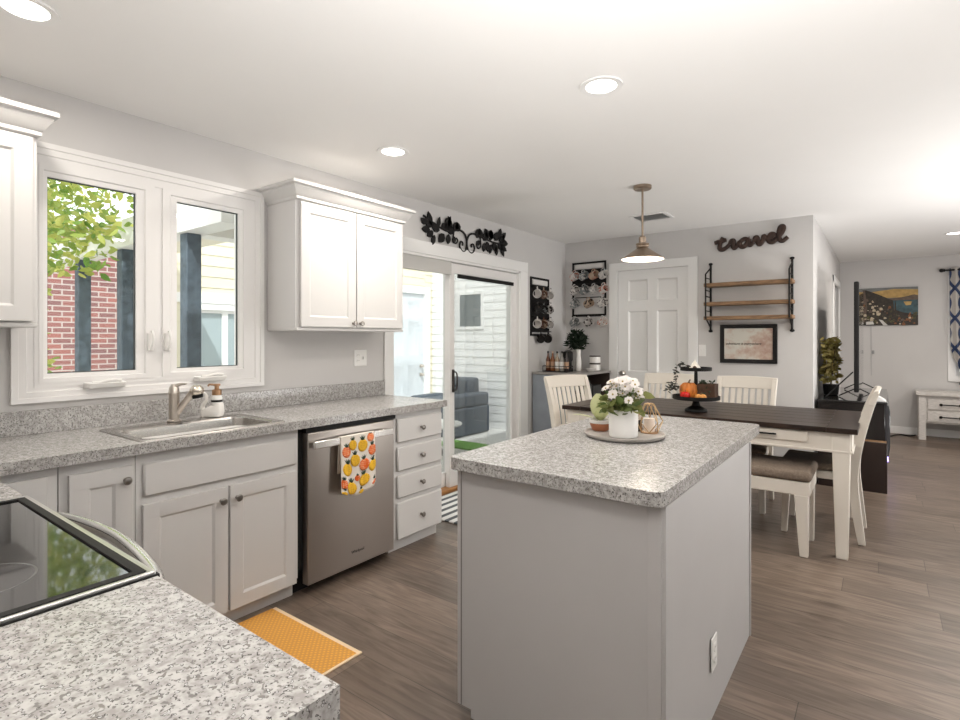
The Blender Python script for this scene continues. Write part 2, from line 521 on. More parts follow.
def obj(name, mb, mat, parent=None, bev=0.0, world=True, smooth=True, seg=2, sub=0, ang=35):
    bm = mb.bm
    if parent is not None and world:
        bmesh.ops.translate(bm, verts=bm.verts, vec=-root_of(parent).location)
    bmesh.ops.recalc_face_normals(bm, faces=bm.faces)
    me = bpy.data.meshes.new(name)
    bm.to_mesh(me); bm.free()
    if isinstance(mat, (list, tuple)):
        for k in mat: me.materials.append(k)
    else:
        me.materials.append(mat)
    if smooth:
        me.shade_smooth(); me.set_sharp_from_angle(angle=R(ang))
    o = bpy.data.objects.new(name, me)
    C.objects.link(o)
    if parent is not None: o.parent = parent
    if bev:
        k = o.modifiers.new('bevel', 'BEVEL'); k.width = bev; k.segments = seg; k.limit_method = 'ANGLE'; k.angle_limit = R(40)
    if sub:
        k = o.modifiers.new('sub', 'SUBSURF'); k.levels = sub; k.render_levels = sub
    return o

def tag(o, label, cat, group=None, kind=None):
    o['label'] = label; o['category'] = cat
    if group: o['group'] = group
    if kind: o['kind'] = kind
    return o

def thing(name, label, cat, loc=(0,0,0), rotz=0, group=None):
    o = bpy.data.objects.new(name, None)
    o.empty_display_size = 0.05
    C.objects.link(o)
    o.location = loc; o.rotation_euler = (0, 0, rotz)
    return tag(o, label, cat, group)

def struct(name, mb, mat, parent=None, bev=0.0, **k):
    o = obj(name, mb, mat, parent, bev, **k)
    if parent is None: o['kind'] = 'structure'
    return o

def dup(root, loc, rotz, label, group=None):
    r = root.copy(); C.objects.link(r); r.location = loc; r.rotation_euler = (0, 0, rotz) if not hasattr(rotz, '__len__') else rotz
    r['label'] = label
    if group: r['group'] = group
    for ch in list(root.children):
        c = ch.copy(); C.objects.link(c); c.parent = r
        for g in list(ch.children):
            d = g.copy(); C.objects.link(d); d.parent = c
    return r

def spline(pts, n=8):
    P = [Vector(p) for p in pts]
    out = []
    for i in range(len(P)-1):
        p0 = P[max(i-1, 0)]; p1 = P[i]; p2 = P[i+1]; p3 = P[min(i+2, len(P)-1)]
        for k in range(n):
            t = k/n
            out.append(0.5*((2*p1)+(-p0+p2)*t+(2*p0-5*p1+4*p2-p3)*t*t+(-p0+3*p1-3*p2+p3)*t**3))
    out.append(P[-1])
    return out

X_, Y_, Z_ = (1,0,0), (0,1,0), (0,0,1)
NX = (-1,0,0); NY = (0,-1,0)

def leaves(mb, pts, size, aspect=0.5, droop=0.3, rnd=random):
    for p in pts:
        d = Vector((rnd.uniform(-1,1), rnd.uniform(-1,1), rnd.uniform(-droop-0.5, 0.6-droop))).normalized()
        s = d.cross(Vector((rnd.uniform(-1,1), rnd.uniform(-1,1), rnd.uniform(-1,1)))).normalized()
        nrm = d.cross(s)
        L = size*rnd.uniform(0.7, 1.25); W = L*aspect
        p = Vector(p)
        a = [p, p+d*L*0.3+s*W*0.45+nrm*L*0.04, p+d*L*0.65+s*W*0.38+nrm*L*0.05, p+d*L, p+d*L*0.65-s*W*0.38+nrm*L*0.05, p+d*L*0.3-s*W*0.45+nrm*L*0.04]
        m1 = p+d*L*0.5-nrm*L*0.02
        vs = [mb.bm.verts.new(q) for q in a]
        c = mb.bm.verts.new(m1)
        for i in range(6):
            mb.bm.faces.new((vs[i], vs[(i+1) % 6], c))

# ------------------------------------------------------------------ the room shell
HC = 2.45
struct('floor', MB().box(-3.15, 3.4, -0.35, 9.7, -0.12, 0.0), FLOOR, smooth=False)
struct('ceiling', MB().box(-3.15, 3.4, -0.35, 9.7, HC, HC+0.2), CEIL, smooth=False)
wl = MB()
WY0, WY1, WZ0, WZ1 = 0.70, 1.755, 1.10, 2.145
SY0, SY1, SZ1 = 2.88, 4.70, 2.03
wl.box(-3.15, -3, -0.35, WY0, 0, HC).box(-3.15, -3, WY0, WY1, 0, WZ0).box(-3.15, -3, WY0, WY1, WZ1, HC)
wl.box(-3.15, -3, WY1, SY0, 0, HC).box(-3.15, -3, SY0, SY1, SZ1, HC).box(-3.15, -3, SY1, 5.82, 0, HC)
struct('wall_left', wl, WALL, smooth=False)
wb = MB()
DX0, DX1, DZ1 = -2.36, -1.585, 2.085
wb.box(-3.0, DX0, 5.7, 5.82, 0, HC).box(DX0, DX1, 5.7, 5.82, DZ1, HC).box(DX1, -0.5, 5.7, 5.82, 0, HC)
struct('wall_back', wb, WALL, smooth=False)
struct('wall_hall', MB().box(-0.62, -0.5, 5.82, 8.12, 0, HC).box(-0.62, -0.5, 8.12, 9.2, 2.06, HC).box(-0.62, -0.5, 9.2, 9.55, 0, HC), WALL, smooth=False)
FX0, FX1, FZ0, FZ1 = 0.78, 2.2, 0.83, 2.1
struct('wall_far', MB().box(-0.62, FX0, 9.55, 9.7, 0, HC).box(FX1, 3.4, 9.55, 9.7, 0, HC).box(FX0, FX1, 9.55, 9.7, 0, FZ0).box(FX0, FX1, 9.55, 9.7, FZ1, HC), WALL, smooth=False)
struct('wall_right', MB().box(3.3, 3.4, -0.35, 2.1, 0, HC).box(3.3, 3.4, 5.1, 9.55, 0, HC).box(3.3, 3.4, 2.1, 5.1, 0, 0.7).box(3.3, 3.4, 2.1, 5.1, 2.2, HC), WALL, smooth=False)
struct('wall_rear', MB().box(-3.0, 3.3, -0.35, -0.25, 0, HC), WALL, smooth=False)
struct('baseboard_back', MB().box(-1.47, -0.49, 5.688, 5.70, 0, 0.09), TRIM, bev=0.003)
struct('baseboard_hall', MB().box(-0.5, -0.488, 5.70, 8.0, 0, 0.09), TRIM, bev=0.003)
struct('baseboard_far', MB().box(-0.5, 3.3, 9.538, 9.55, 0, 0.10), TRIM, bev=0.003)
struct('baseboard_left', MB().box(-3.0, -2.988, 4.86, 5.7, 0, 0.09), TRIM, bev=0.003)

# ---- window_1: kitchen double casement
win = thing('window_1', 'white double casement window above the kitchen sink', 'window', (-3.0, 1.225, 1.62)); win['kind'] = 'structure'
# stepped casing
cs = MB().frame((-2.978, 0.64, 1.05), Y_, Z_, X_, 1.815-0.64, 2.205-1.05, (0.085, 0.085, 0.075, 0.085), 0.022, steps=((0.28, 0), (0.30, -0.006), (0.62, -0.006), (0.66, -0.012), (1, -0.012)))
obj('casing', cs, VINYL, win)
jb = MB().frame((-2.9875, 0.72, 1.115), Y_, Z_, X_, 1.735-0.72, 2.13-1.115, 0.02, 0.15)
jb.box(-3.10, -2.992, 1.205, 1.25, 1.12, 2.125)
obj('window_frame', jb, VINYL, win)
for (a, b) in ((0.737, 1.208), (1.247, 1.718)):
    inset = 0.075 if a < 1 else 0.075
    gl, gr = (0.769, 1.128) if a < 1 else (1.322, 1.664)
    sf = MB().frame((-2.985, a, 1.135), Y_, Z_, X_, b-a, 2.112-1.135, (gl-a, b-gr, 0.04, 0.052), 0.045, steps=((0.5, 0), (0.58, -0.008), (1, -0.012)))
    so = obj('sash', sf, VINYL, win)
    g = obj('pane', MB().box(-3.022, -3.018, gl-0.004, gr+0.004, 1.17, 2.063), GLASS, so)
    gk = MB().frame((-3.010, gl-0.001, 1.174), Y_, Z_, X_, gr-gl+0.002, 2.061-1.174, 0.005, 0.012)
    obj('gasket', gk, M('gasket_dark', (0.05, 0.06, 0.06), 0.6), so)
for yc in (1.187, 1.268):
    lk = MB().box(-2.985, -2.973, yc-0.014, yc+0.014, 1.27, 1.36)
    lk.tube(spline([(-2.965, yc-0.004, 1.275), (-2.952, yc, 1.30), (-2.95, yc+0.004, 1.335), (-2.966, yc+0.002, 1.372)]), [0.007]*24+[0.009], 8)
    obj('latch', lk, WHITEP, win, 0.003)
for yc in (0.985, 1.487):
    ck = MB()
    ck.hexa([(-2.985, yc-0.085, 1.10), (-2.945, yc-0.07, 1.10), (-2.945, yc+0.07, 1.10), (-2.985, yc+0.085, 1.10)],
            [(-2.985, yc-0.085, 1.128), (-2.935, yc-0.08, 1.124), (-2.935, yc+0.08, 1.124), (-2.985, yc+0.085, 1.128)])
    co = obj('crank_operator', ck, WHITEP, win, 0.004)
    hk = MB().tube(spline([(-2.95, yc+0.06, 1.132), (-2.942, yc+0.02, 1.136), (-2.945, yc-0.03, 1.128), (-2.95, yc-0.06, 1.128)]), 0.008, 8)
    obj('crank_handle', hk, WHITEP, co)

# ---- door_1: sliding patio door
sd = thing('door_1', 'white sliding glass patio door in left wall', 'sliding door', (-3.0, 3.8, 0)); sd['kind'] = 'structure'
cs = MB()
cs.box(-3.0, -2.982, 2.80, 2.885, 0, 2.12).box(-3.0, -2.982, 4.685, 4.83, 0, 2.12).box(-3.0, -2.98, 2.80, 4.83, 2.02, 2.125)
obj('casing', cs, TRIM, sd, 0.004)
jm = MB().box(-3.15, -2.99, 2.882, 2.90, 0, 2.03).box(-3.15, -2.99, 4.67, 4.70, 0, 2.03).box(-3.15, -2.99, 2.88, 4.70, 2.0, 2.03)
obj('jamb', jm, TRIM, sd, 0.002)
obj('threshold', MB().box(-3.15, -2.985, 2.885, 4.695, 0.0, 0.03), M('oak_threshold', (0.42, 0.20, 0.07), 0.45, noise=0.2, scale=10), sd, 0.004)
def slider(x, y0, y1, name):
    f = MB().frame((x+0.022, y0, 0.03), Y_, Z_, X_, y1-y0, 1.965, (0.075, 0.075, 0.12, 0.085), 0.044, steps=((0.75, 0), (1, -0.008)))
    o = obj(name, f, VINYL, sd, 0.002)
    obj('pane', MB().box(x-0.002, x+0.002, y0+0.07, y1-0.07, 0.14, 1.92), GLASS, o)
    return o
fx = slider(-3.10, 2.90, 3.70, 'fixed_panel')
mv = slider(-3.045, 3.60, 4.67, 'sliding_panel')
obj('door_handle', MB().box(-3.024, -3.008, 3.63, 3.652, 0.86, 1.06).tube(spline([(-3.006, 3.641, 0.88), (-2.975, 3.641, 0.90), (-2.975, 3.641, 1.02), (-3.006, 3.641, 1.04)]), 0.007), M('handle_dark', (0.06, 0.05, 0.045), 0.4, 0.6), mv, 0.002)
bl = MB().box(-3.012, -2.996, 3.69, 4.58, 1.865, 1.90)
obj('screen_bar', bl, BLACK, mv, 0.003)
obj('transom_panel', MB().box(-3.02, -3.0, 2.90, 3.60, 1.885, 2.0), M('grey_valance', (0.55, 0.54, 0.52), 0.7), sd, 0.003)

# ---- door_2: six panel door in the back wall
d2 = thing('door_2', 'white six panel interior door in back wall', 'door', (-1.97, 5.7, 0)); d2['kind'] = 'structure'
cs = MB()
cs.box(-2.45, DX0+0.008, 5.683, 5.70, 0, 2.16).box(DX1-0.008, -1.50, 5.683, 5.70, 0, 2.16).box(-2.45, -1.50, 5.682, 5.70, 2.077, 2.165)
obj('casing', cs, TRIM, d2, 0.004)
W = DX1-DX0-0.012
cx = [0.115, W/2-0.05, W/2+0.05, W-0.115]
rects = []
for v0, v1 in ((0.22, 0.80), (0.96, 1.62), (1.73, 1.96)):
    rects += [(cx[0], cx[1], v0, v1), (cx[2], cx[3], v0, v1)]
dl = MB().panel((DX0+0.006, 5.715, 0.01), X_, Z_, NY, W, DZ1-0.02, 0.04, rects, 0.020, 0.016)
lf = obj('door_leaf', dl, TRIM, d2)
obj('door_knob', MB().lathe([(0.028,0),(0.028,0.006),(0.01,0.01),(0.01,0.035),(0.026,0.045),(0.03,0.06),(0.02,0.072)], (DX0+0.07, 5.715, 0.95), 16, NY), NICKEL, lf)

# ---- door_3: opening at the end of the hall wall
d3 = thing('door_3', 'white doorway far along hall wall', 'door', (-0.5, 8.66, 0)); d3['kind'] = 'structure'
obj('casing', MB().box(-0.5, -0.482, 8.05, 8.14, 0, 2.13).box(-0.5, -0.482, 9.18, 9.27, 0, 2.13).box(-0.5, -0.48, 8.05, 9.27, 2.04, 2.13), TRIM, d3, 0.003)
obj('door_leaf', MB().panel((-0.53, 8.13, 0.01), Y_, Z_, X_, 1.06, 2.04, 0.04, [(0.12, 0.47, 0.2, 0.9), (0.59, 0.94, 0.2, 0.9), (0.12, 0.47, 1.05, 1.9), (0.59, 0.94, 1.05, 1.9)], 0.01, 0.02), TRIM, d3)

# ---- window_2: far living room window
w2 = thing('window_2', 'white living room window behind the curtain', 'window', (1.49, 9.55, 1.46)); w2['kind'] = 'structure'
obj('casing', MB().frame((FX0-0.075, 9.528, FZ0-0.075), X_, Z_, NY, FX1-FX0+0.15, FZ1-FZ0+0.15, 0.08, 0.022), TRIM, w2, 0.003)
obj('sash', MB().frame((FX0, 9.6, FZ0), X_, Z_, NY, FX1-FX0, FZ1-FZ0, 0.05, 0.04).box(FX0+0.04, FX1-0.04, 9.6, 9.63, 1.44, 1.48), TRIM, w2, 0.003)
obj('pane', MB().box(FX0+0.04, FX1-0.04, 9.615, 9.619, FZ0+0.04, FZ1-0.04), GLASS, w2)

# ---- window_added: unseen side window, added to let daylight into the living room
w3 = thing('window_added', 'unseen white side window added to let daylight into living room', 'window', (3.3, 3.6, 1.45)); w3['kind'] = 'structure'
obj('casing', MB().frame((3.278, 5.18, 0.62), NY, Z_, NX, 3.16, 1.66, 0.085, 0.022), TRIM, w3, 0.003)
obj('sash', MB().frame((3.36, 5.1, 0.7), NY, Z_, NX, 3.0, 1.5, 0.05, 0.04).box(3.36, 3.39, 3.57, 3.63, 0.74, 2.16), TRIM, w3, 0.003)
obj('pane', MB().box(3.375, 3.379, 2.14, 5.06, 0.74, 2.16), GLASS, w3)

# ------------------------------------------------------------------ kitchen worktops
WT0, WT1 = 0.872, 0.914
sx0, sx1, sy0, sy1 = -2.80, -2.40, 0.96, 1.545     # sink cut-out
t = thing('worktop', 'long speckled grey laminate worktop with splashback under window', 'worktop', (-2.68, 1.3, 0.87))
m = MB()
m.box(-3.0, -2.365, -0.25, sy0, WT0, WT1).box(-3.0, -2.365, sy1, 2.79, WT0, WT1).box(-3.0, sx0, sy0, sy1, WT0, WT1).box(sx1, -2.365, sy0, sy1, WT0, WT1)
m.box(-2.365, -1.81, -0.25, 0.421, WT0, WT1)
obj('slab', m, GRAN, t, smooth=False)
obj('backsplash', MB().box(-3.0, -2.98, -0.25, 2.80, WT1, 1.018), GRAN, t, 0.002)
o = tag(obj('worktop', MB().box(-1.028, -0.527, -0.25, 0.421, WT0, WT1), GRAN, smooth=False), 'near end of speckled grey worktop to the right of the cooktop', 'worktop')

# ---- sink
t = thing('sink', 'stainless steel drop in sink set into worktop under window', 'sink', (-2.59, 1.25, 0.914))
ry0, ry1, rx0, rx1 = 0.915, 1.585, -2.86, -2.392
def rr(x0, x1, y0, y1, z, r, n=5):
    out = []
    for cx_, cy_, a0 in ((x1-r, y1-r, 0), (x0+r, y1-r, 90), (x0+r, y0+r, 180), (x1-r, y0+r, 270)):
        for k in range(n+1):
            a = R(a0+90*k/n)
            out.append((cx_+r*math.cos(a), cy_+r*math.sin(a), z))
    return out
m = MB()
b0 = (rx0+0.10, rx1-0.035, ry0+0.04, ry1-0.04)
rings = [rr(rx0, rx1, ry0, ry1, 0.9142, 0.03), rr(rx0+0.002, rx1-0.002, ry0+0.002, ry1-0.002, 0.919, 0.03), rr(rx0+0.012, rx1-0.012, ry0+0.012, ry1-0.012, 0.920, 0.03),
         rr(*[b0[0]-0.008, b0[1]+0.008, b0[2]-0.008, b0[3]+0.008], 0.918, 0.06), rr(*b0, 0.910, 0.06),
         rr(b0[0]+0.012, b0[1]-0.012, b0[2]+0.012, b0[3]-0.012, 0.78, 0.06), rr(b0[0]+0.04, b0[1]-0.04, b0[2]+0.04, b0[3]-0.04, 0.765, 0.05)]
m.rings(rings, cap0=False)
obj('basin', m, M('sink_steel', (0.50, 0.48, 0.455), 0.24, 1.0), t)
obj('drain', MB().lathe([(0.045,0),(0.045,0.004),(0.03,0.002)], (-2.58, 1.25, 0.7655), 20), CHROME, t)
# ---- faucet
fz = 0.9205
t = thing('faucet', 'brushed nickel faucet with angled pull out spout behind sink', 'faucet', (-2.825, 1.233, fz))
fx_, fy_ = -2.825, 1.233
obj('body', MB().lathe([(0.032,0),(0.032,0.006),(0.024,0.012),(0.024,0.135),(0.0255,0.138),(0.0255,0.144),(0.024,0.147),(0.023,0.165),(0.012,0.185)], (fx_, fy_, fz), 20), NICKEL, t)
obj('lever', MB().tube(spline([(fx_-0.004, fy_-0.003, fz+0.150), (fx_+0.006, fy_+0.004, fz+0.172), (fx_+0.025, fy_+0.018, fz+0.184), (fx_+0.05, fy_+0.036, fz+0.186)]), [0.019-0.00056*i for i in range(25)], 10, flat=(2, 0.7)), NICKEL, t)
sp = Vector((0.056, 0.052, 0.104))
st = Vector((fx_+0.008, fy_+0.010, fz+0.042))
obj('spout', MB().tube([st, st+sp*0.5, st+sp], [0.015, 0.0155, 0.0165], 14), NICKEL, t)
hd = st+sp
sh = obj('spray_head', MB().ball(hd+Vector((0.014, 0.012, 0.006)), (0.033, 0.030), 18, 12), M('spray_nickel', (0.66, 0.60, 0.52), 0.25, 1.0), t)
obj('nozzle', MB().cyl(hd+Vector((0.016, 0.014, -0.016)), hd+Vector((0.018, 0.016, -0.032)), 0.026, 0.024), BLACK, sh)
# ---- swan soap dispenser
t = thing('soap_dispenser', 'white swan shaped soap dispenser with copper pump beside faucet', 'soap dispenser', (-2.835, 1.432, 0.9205), R(30))
t.scale = (1.12, 1.12, 1.15)
m = MB()
prof = [(-0.052, 0.0), (0.045, 0.0), (0.052, 0.02), (0.050, 0.05), (0.045, 0.068), (0.020, 0.058), (0.0, 0.055), (-0.02, 0.044), (-0.04, 0.034), (-0.055, 0.022)]
for s_, k in ((1, 1),):
    rings = []
    for y, sc in ((-0.024, 0.75), (-0.018, 0.93), (0, 1), (0.018, 0.93), (0.024, 0.75)):
        rings.append([(x*sc, y, 0.034+(z-0.034)*sc if z > 0.001 else 0.0) for x, z in prof])
    m.rings(rings)
obj('swan_body', m, CERAM, t, 0.004, world=False)
obj('swan_neck', MB().tube(spline([(-0.040, 0, 0.015), (-0.052, 0, 0.045), (-0.034, 0, 0.072), (-0.034, 0, 0.098), (-0.048, 0, 0.108), (-0.062, 0, 0.096), (-0.066, 0, 0.082)]), [0.011-0.00018*i for i in range(49)], 10), CERAM, t, world=False)
bt = obj('bottle', MB().lathe([(0.02,0.04),(0.024,0.05),(0.024,0.088),(0.020,0.098),(0.016,0.10)], (0.02,0,0), 18), M('clear_plastic', (0.78, 0.78, 0.76), 0.15), t, world=False)
obj('label_band', MB().lathe([(0.0246,0.068),(0.0246,0.078)], (0.02,0,0), 18, cap0=False, cap1=False), BLACK, bt, world=False)
pm = obj('pump', MB().lathe([(0.021,0.100),(0.021,0.122),(0.017,0.124),(0.010,0.126),(0.010,0.140),(0.016,0.142),(0.016,0.150)], (0.02,0,0), 18).tube([(0.02,0,0.146),(-0.018,0,0.147),(-0.024,0,0.140)], 0.0045, 8), M('copper_pump', (0.55, 0.34, 0.20), 0.35, 1.0), t, world=False)

# ------------------------------------------------------------------ base cabinets
FXF = -2.39      # door front plane
def knob(parent, p, d=X_, mat=KNOB):
    return obj('knob', MB().lathe([(0.009,0),(0.007,0.004),(0.006,0.012),(0.014,0.018),(0.0165,0.024),(0.013,0.030),(0.004,0.032)], p, 16, d), mat, parent)
def base_cab(label, y0, y1, loc=None):
    t = thing('base_cabinet', label, 'cabinet', (-2.7, (y0+y1)/2, 0))
    b = MB().box(-2.98, -2.41, y0, y1, 0.10, 0.871)
    obj('carcass', b, CAB, t, smooth=False)
    obj('toe_kick', MB().box(-2.98, -2.455, y0, y1, 0.0, 0.10), CAB, t, smooth=False)
    return t
def bdoor(t, y0, y1, z0, z1, kn=None, st=0.06):
    d = obj('door', MB().panel((FXF, y0, z0), Y_, Z_, X_, y1-y0, z1-z0, 0.019, [(st, y1-y0-st, st, z1-z0-st)], 0.008, 0.010), CAB, t, 0.0015)
    if kn: knob(d, (FXF, *kn))
    return d
def drawer(t, y0, y1, z0, z1, kn=True, name='drawer'):
    d = obj(name, MB().box(FXF-0.019, FXF, y0, y1, z0, z1), CAB, t, 0.007, seg=1)
    if kn: knob(d, (FXF, (y0+y1)/2, (z0+z1)/2))
    return d
t = base_cab('white corner base cabinet with one plain door beside the cooktop', 0.43, 0.648)
bdoor(t, 0.45, 0.615, 0.085, 0.838)
t = base_cab('narrow white base cabinet with one knobbed door, nearest the corner', 0.652, 0.902)
bdoor(t, 0.678, 0.888, 0.085, 0.828, (0.862, 0.775))
t = base_cab('white sink base cabinet with two doors under the sink', 0.905, 1.655)
drawer(t, 0.928, 1.637, 0.690, 0.826, False, 'false_drawer')
bdoor(t, 0.926, 1.278, 0.085, 0.658, (1.246, 0.600))
bdoor(t, 1.288, 1.637, 0.085, 0.658, (1.320, 0.600))
t = base_cab('white base cabinet with four drawers at end of worktop', 2.333, 2.778)
for z0, z1 in ((0.686, 0.835), (0.509, 0.658), (0.340, 0.482), (0.085, 0.314)):
    drawer(t, 2.352, 2.768, z0, z1)
# peninsula cabinets under the near worktops
t = thing('base_cabinet', 'white base cabinet holding up the near worktop corner', 'cabinet', (-0.78, 0.08, 0))
obj('carcass', MB().box(-1.02, -0.56, -0.24, 0.38, 0.1, 0.871), CAB, t, smooth=False)
obj('toe_kick', MB().box(-1.02, -0.56, -0.24, 0.31, 0.0, 0.1), CAB, t, smooth=False)

# ---- dishwasher
t = thing('dishwasher', 'stainless steel dishwasher between sink cabinet and drawers', 'dishwasher', (-2.68, 1.995, 0))
obj('tub', MB().box(-2.97, -2.425, 1.66, 2.328, 0.13, 0.868), DARK, t, smooth=False)
obj('toe_panel', MB().box(-2.95, -2.47, 1.665, 2.325, 0.0, 0.13), BLACK, t, smooth=False)
dd = obj('door', MB().box(-2.42, -2.372, 1.690, 2.300, 0.055, 0.842), STEEL, t, 0.004)
obj('control_strip', MB().box(-2.422, -2.38, 1.685, 2.322, 0.843, 0.866), BLACK, t, 0.002)
hb = MB().box(-2.350, -2.332, 1.705, 2.262, 0.762, 0.800)
hb.box(-2.373, -2.349, 1.72, 1.745, 0.768, 0.794).box(-2.373, -2.349, 2.22, 2.245, 0.768, 0.794)
obj('handle', hb, M('handle_steel', (0.80, 0.79, 0.77), 0.22, 1.0), t, 0.003)
fc = bpy.data.curves.new('brand_lettering', 'FONT'); fc.body = 'Whirlpool'; fc.size = 0.022; fc.extrude = 0.0005; fc.align_x = 'CENTER'
tmp = bpy.data.objects.new('tmp', fc); C.objects.link(tmp)
bpy.context.view_layer.update()
me = bpy.data.meshes.new_from_object(tmp.evaluated_get(bpy.context.evaluated_depsgraph_get()))
bpy.data.objects.remove(tmp)
lt = bpy.data.objects.new('lettering', me); me.materials.append(BLACK); C.objects.link(lt); lt.parent = t
lt.rotation_euler = (R(90), 0, R(90)); lt.location = Vector((-2.3715, 2.02, 0.13))-t.location

# ---- dish towel draped over the handle
def towel_mat():
    m, n, l, b = newmat('towel_cloth')
    b.inputs['Base Color'].default_value = (0.80, 0.74, 0.67, 1); b.inputs['Roughness'].default_value = 0.95
    return m
t = thing('dish_towel', 'pineapple print dish towel hanging on dishwasher handle', 'towel', (-2.325, 1.995, 0.47))
ty0, ty1 = 1.865, 2.105
def towel_pt(u, v):          # u across 0..1, v down 0..1 -> world point on the front sheet
    flare = 1+0.10*v
    y = (ty0+ty1)/2+(u-0.5)*(ty1-ty0)*flare+0.008*v
    x = -2.327+0.010*math.sin(u*9+1.0)*v+0.008*math.sin(u*17)*v*v
    bot = 0.487+0.022*math.sin(u*5.2+2.4)
    z = 0.801-(0.801-bot)*v
    return Vector((x, y, z))
m = MB()
NU, NV = 28, 24
grid = []
for j in range(-3, NV+1):
    row = []
    for i in range(NU+1):
        u = i/NU
        if j >= 0:
            p = towel_pt(u, j/NV)
        else:
            q = towel_pt(u, 0)
            p = Vector((-2.327-0.030*(-j)/3-(0.002 if j == -3 else 0), q.y, 0.801+0.002*(j > -3)-(0.20 if j == -3 else 0)))
        row.append(m.bm.verts.new(p))
    grid.append(row)
for a, b in zip(grid[:-1], grid[1:]):
    for i in range(NU):
        m.bm.faces.new((a[i], a[i+1], b[i+1], b[i]))
def on_towel(u, v, d=0.0025):
    p = towel_pt(u, v)
    return p+Vector((d, 0, 0))
def disc(mb, mi, u, v, ru, rv, n=12):
    K = 3
    c = mb.bm.verts.new(on_towel(u, v)); prev = None
    for q in range(1, K+1):
        ring = [mb.bm.verts.new(on_towel(min(1, max(0, u+ru*q/K*math.cos(2*PI*i/n))), min(1, v+rv*q/K*math.sin(2*PI*i/n)))) for i in range(n)]
        for i in range(n):
            j = (i+1) % n
            f_ = mb.bm.faces.new((c, ring[i], ring[j])) if prev is None else mb.bm.faces.new((prev[i], ring[i], ring[j], prev[j]))
            f_.material_index = mi
        prev = ring
def crown(mb, u, v, s):
    for a in (-0.5, -0.2, 0.1, 0.4):
        p0 = on_towel(u-0.03*s, v); p1 = on_towel(u+0.03*s, v)
        p2 = on_towel(min(1, max(0, u+a*0.16*s)), max(0, v-0.085*s+abs(a)*0.05))
        f_ = mb.face([p0, p1, p2])
        if f_: f_.material_index = 3
spots = [('yellow', .33, .16, .085), ('yellow', .62, .20, .105), ('orange', .86, .09, .08), ('orange', .15, .27, .095), ('orange', .90, .33, .10), ('yellow', .40, .42, .10),
         ('orange', .64, .53, .10), ('yellow', .18, .57, .11), ('yellow', .89, .62, .105), ('yellow', .63, .79, .10), ('orange', .46, .72, .05), ('orange', .07, .83, .085), ('yellow', .30, .88, .105), ('orange', .90, .94, .07), ('yellow', .55, .96, .05), ('yellow', .08, .985, .06)]
for kind, u, v, s in spots:
    disc(m, 1 if kind == 'yellow' else 2, u, v, s*1.3, min(s*1.02, 0.998-v) if v < 0.93 else 0.03)
    crown(m, u, v-s*0.9, s*10)
def dotted(name, a, b_):
    m_, n, l, b = newmat(name)
    tc = n.new('ShaderNodeTexCoord'); v = n.new('ShaderNodeTexVoronoi'); v.inputs['Scale'].default_value = 95; v.inputs['Randomness'].default_value = 0.3
    l.new(tc.outputs['Object'], v.inputs['Vector'])
    r_ = n.new('ShaderNodeValToRGB'); r_.color_ramp.elements[0].color = (*b_, 1); r_.color_ramp.elements[0].position = 0.3; r_.color_ramp.elements[1].color = (*a, 1); r_.color_ramp.elements[1].position = 0.45
    l.new(v.outputs['Distance'], r_.inputs[0]); l.new(r_.outputs[0], b.inputs['Base Color']); b.inputs['Roughness'].default_value = 0.95
    return m_
o = obj('cloth', m, [towel_mat(), dotted('print_yellow', (0.86, 0.50, 0.03), (0.60, 0.33, 0.03)), dotted('print_orange', (0.80, 0.13, 0.02), (0.85, 0.45, 0.25)), M('print_leaf', (0.03, 0.06, 0.04), 0.95)], t)
k = o.modifiers.new('solid', 'SOLIDIFY'); k.thickness = 0.003; k.offset = -1

# ---- range
t = thing('range', 'electric range with black glass cooktop set between worktops', 'range', (-1.42, 0.1, 0))
obj('body', MB().box(-1.80, -1.035, -0.22, 0.375, 0.02, 0.90), STEEL, t, 0.003)
obj('cooktop_glass', MB().box(-1.785, -1.055, -0.17, 0.405, 0.905, 0.917), BGLASS, t, 0.002)
obj('cooktop_frame', MB().frame((-1.806, -0.19, 0.921), X_, Y_, Z_, 1.806-1.036, 0.612, (0.016, 0.014, 0.014, 0.014), 0.022, steps=((0.4, 0), (1, -0.003))), M('frame_steel', (0.75, 0.74, 0.73), 0.28, 1.0), t, 0.002)
obj('black_band', MB().frame((-1.792, -0.178, 0.9205), X_, Y_, Z_, 1.792-1.05, 0.59, 0.016, 0.004), BLACK, t)
obj('black_seam', MB().box(-1.809, -1.031, -0.192, 0.426, 0.899, 0.9155), BLACK, t)
ov = obj('oven_door', MB().box(-1.80, -1.035, 0.377, 0.425, 0.20, 0.82), STEEL, t, 0.004)
obj('oven_window', MB().box(-1.70, -1.14, 0.425, 0.428, 0.38, 0.68), BGLASS, ov)
hp = spline([(-1.77, 0.43, 0.86), (-1.68, 0.465, 0.872), (-1.42, 0.488, 0.878), (-1.16, 0.465, 0.872), (-1.06, 0.43, 0.86)])
obj('handle', MB().tube(hp, 0.015, 12), M('handle_bar', (0.82, 0.82, 0.82), 0.2, 1.0), ov)
cc = MB().box(-1.80, -1.035, 0.375, 0.43, 0.83, 0.898)
obj('front_panel', cc, STEEL, t, 0.004)
for (bx, by, br_) in ((-1.60, 0.22, 0.10), (-1.24, 0.22, 0.08), (-1.60, -0.04, 0.075), (-1.24, -0.04, 0.095)):
    obj('burner_ring', MB().lathe([(br_-0.002, 0), (br_, 0.0004), (br_+0.002, 0)], (bx, by, 0.9171), 40, cap0=False, cap1=False), M('burner_grey', (0.10, 0.10, 0.10), 0.3), t)
obj('drawer', MB().box(-1.80, -1.035, 0.377, 0.42, 0.03, 0.19), STEEL, t, 0.004)

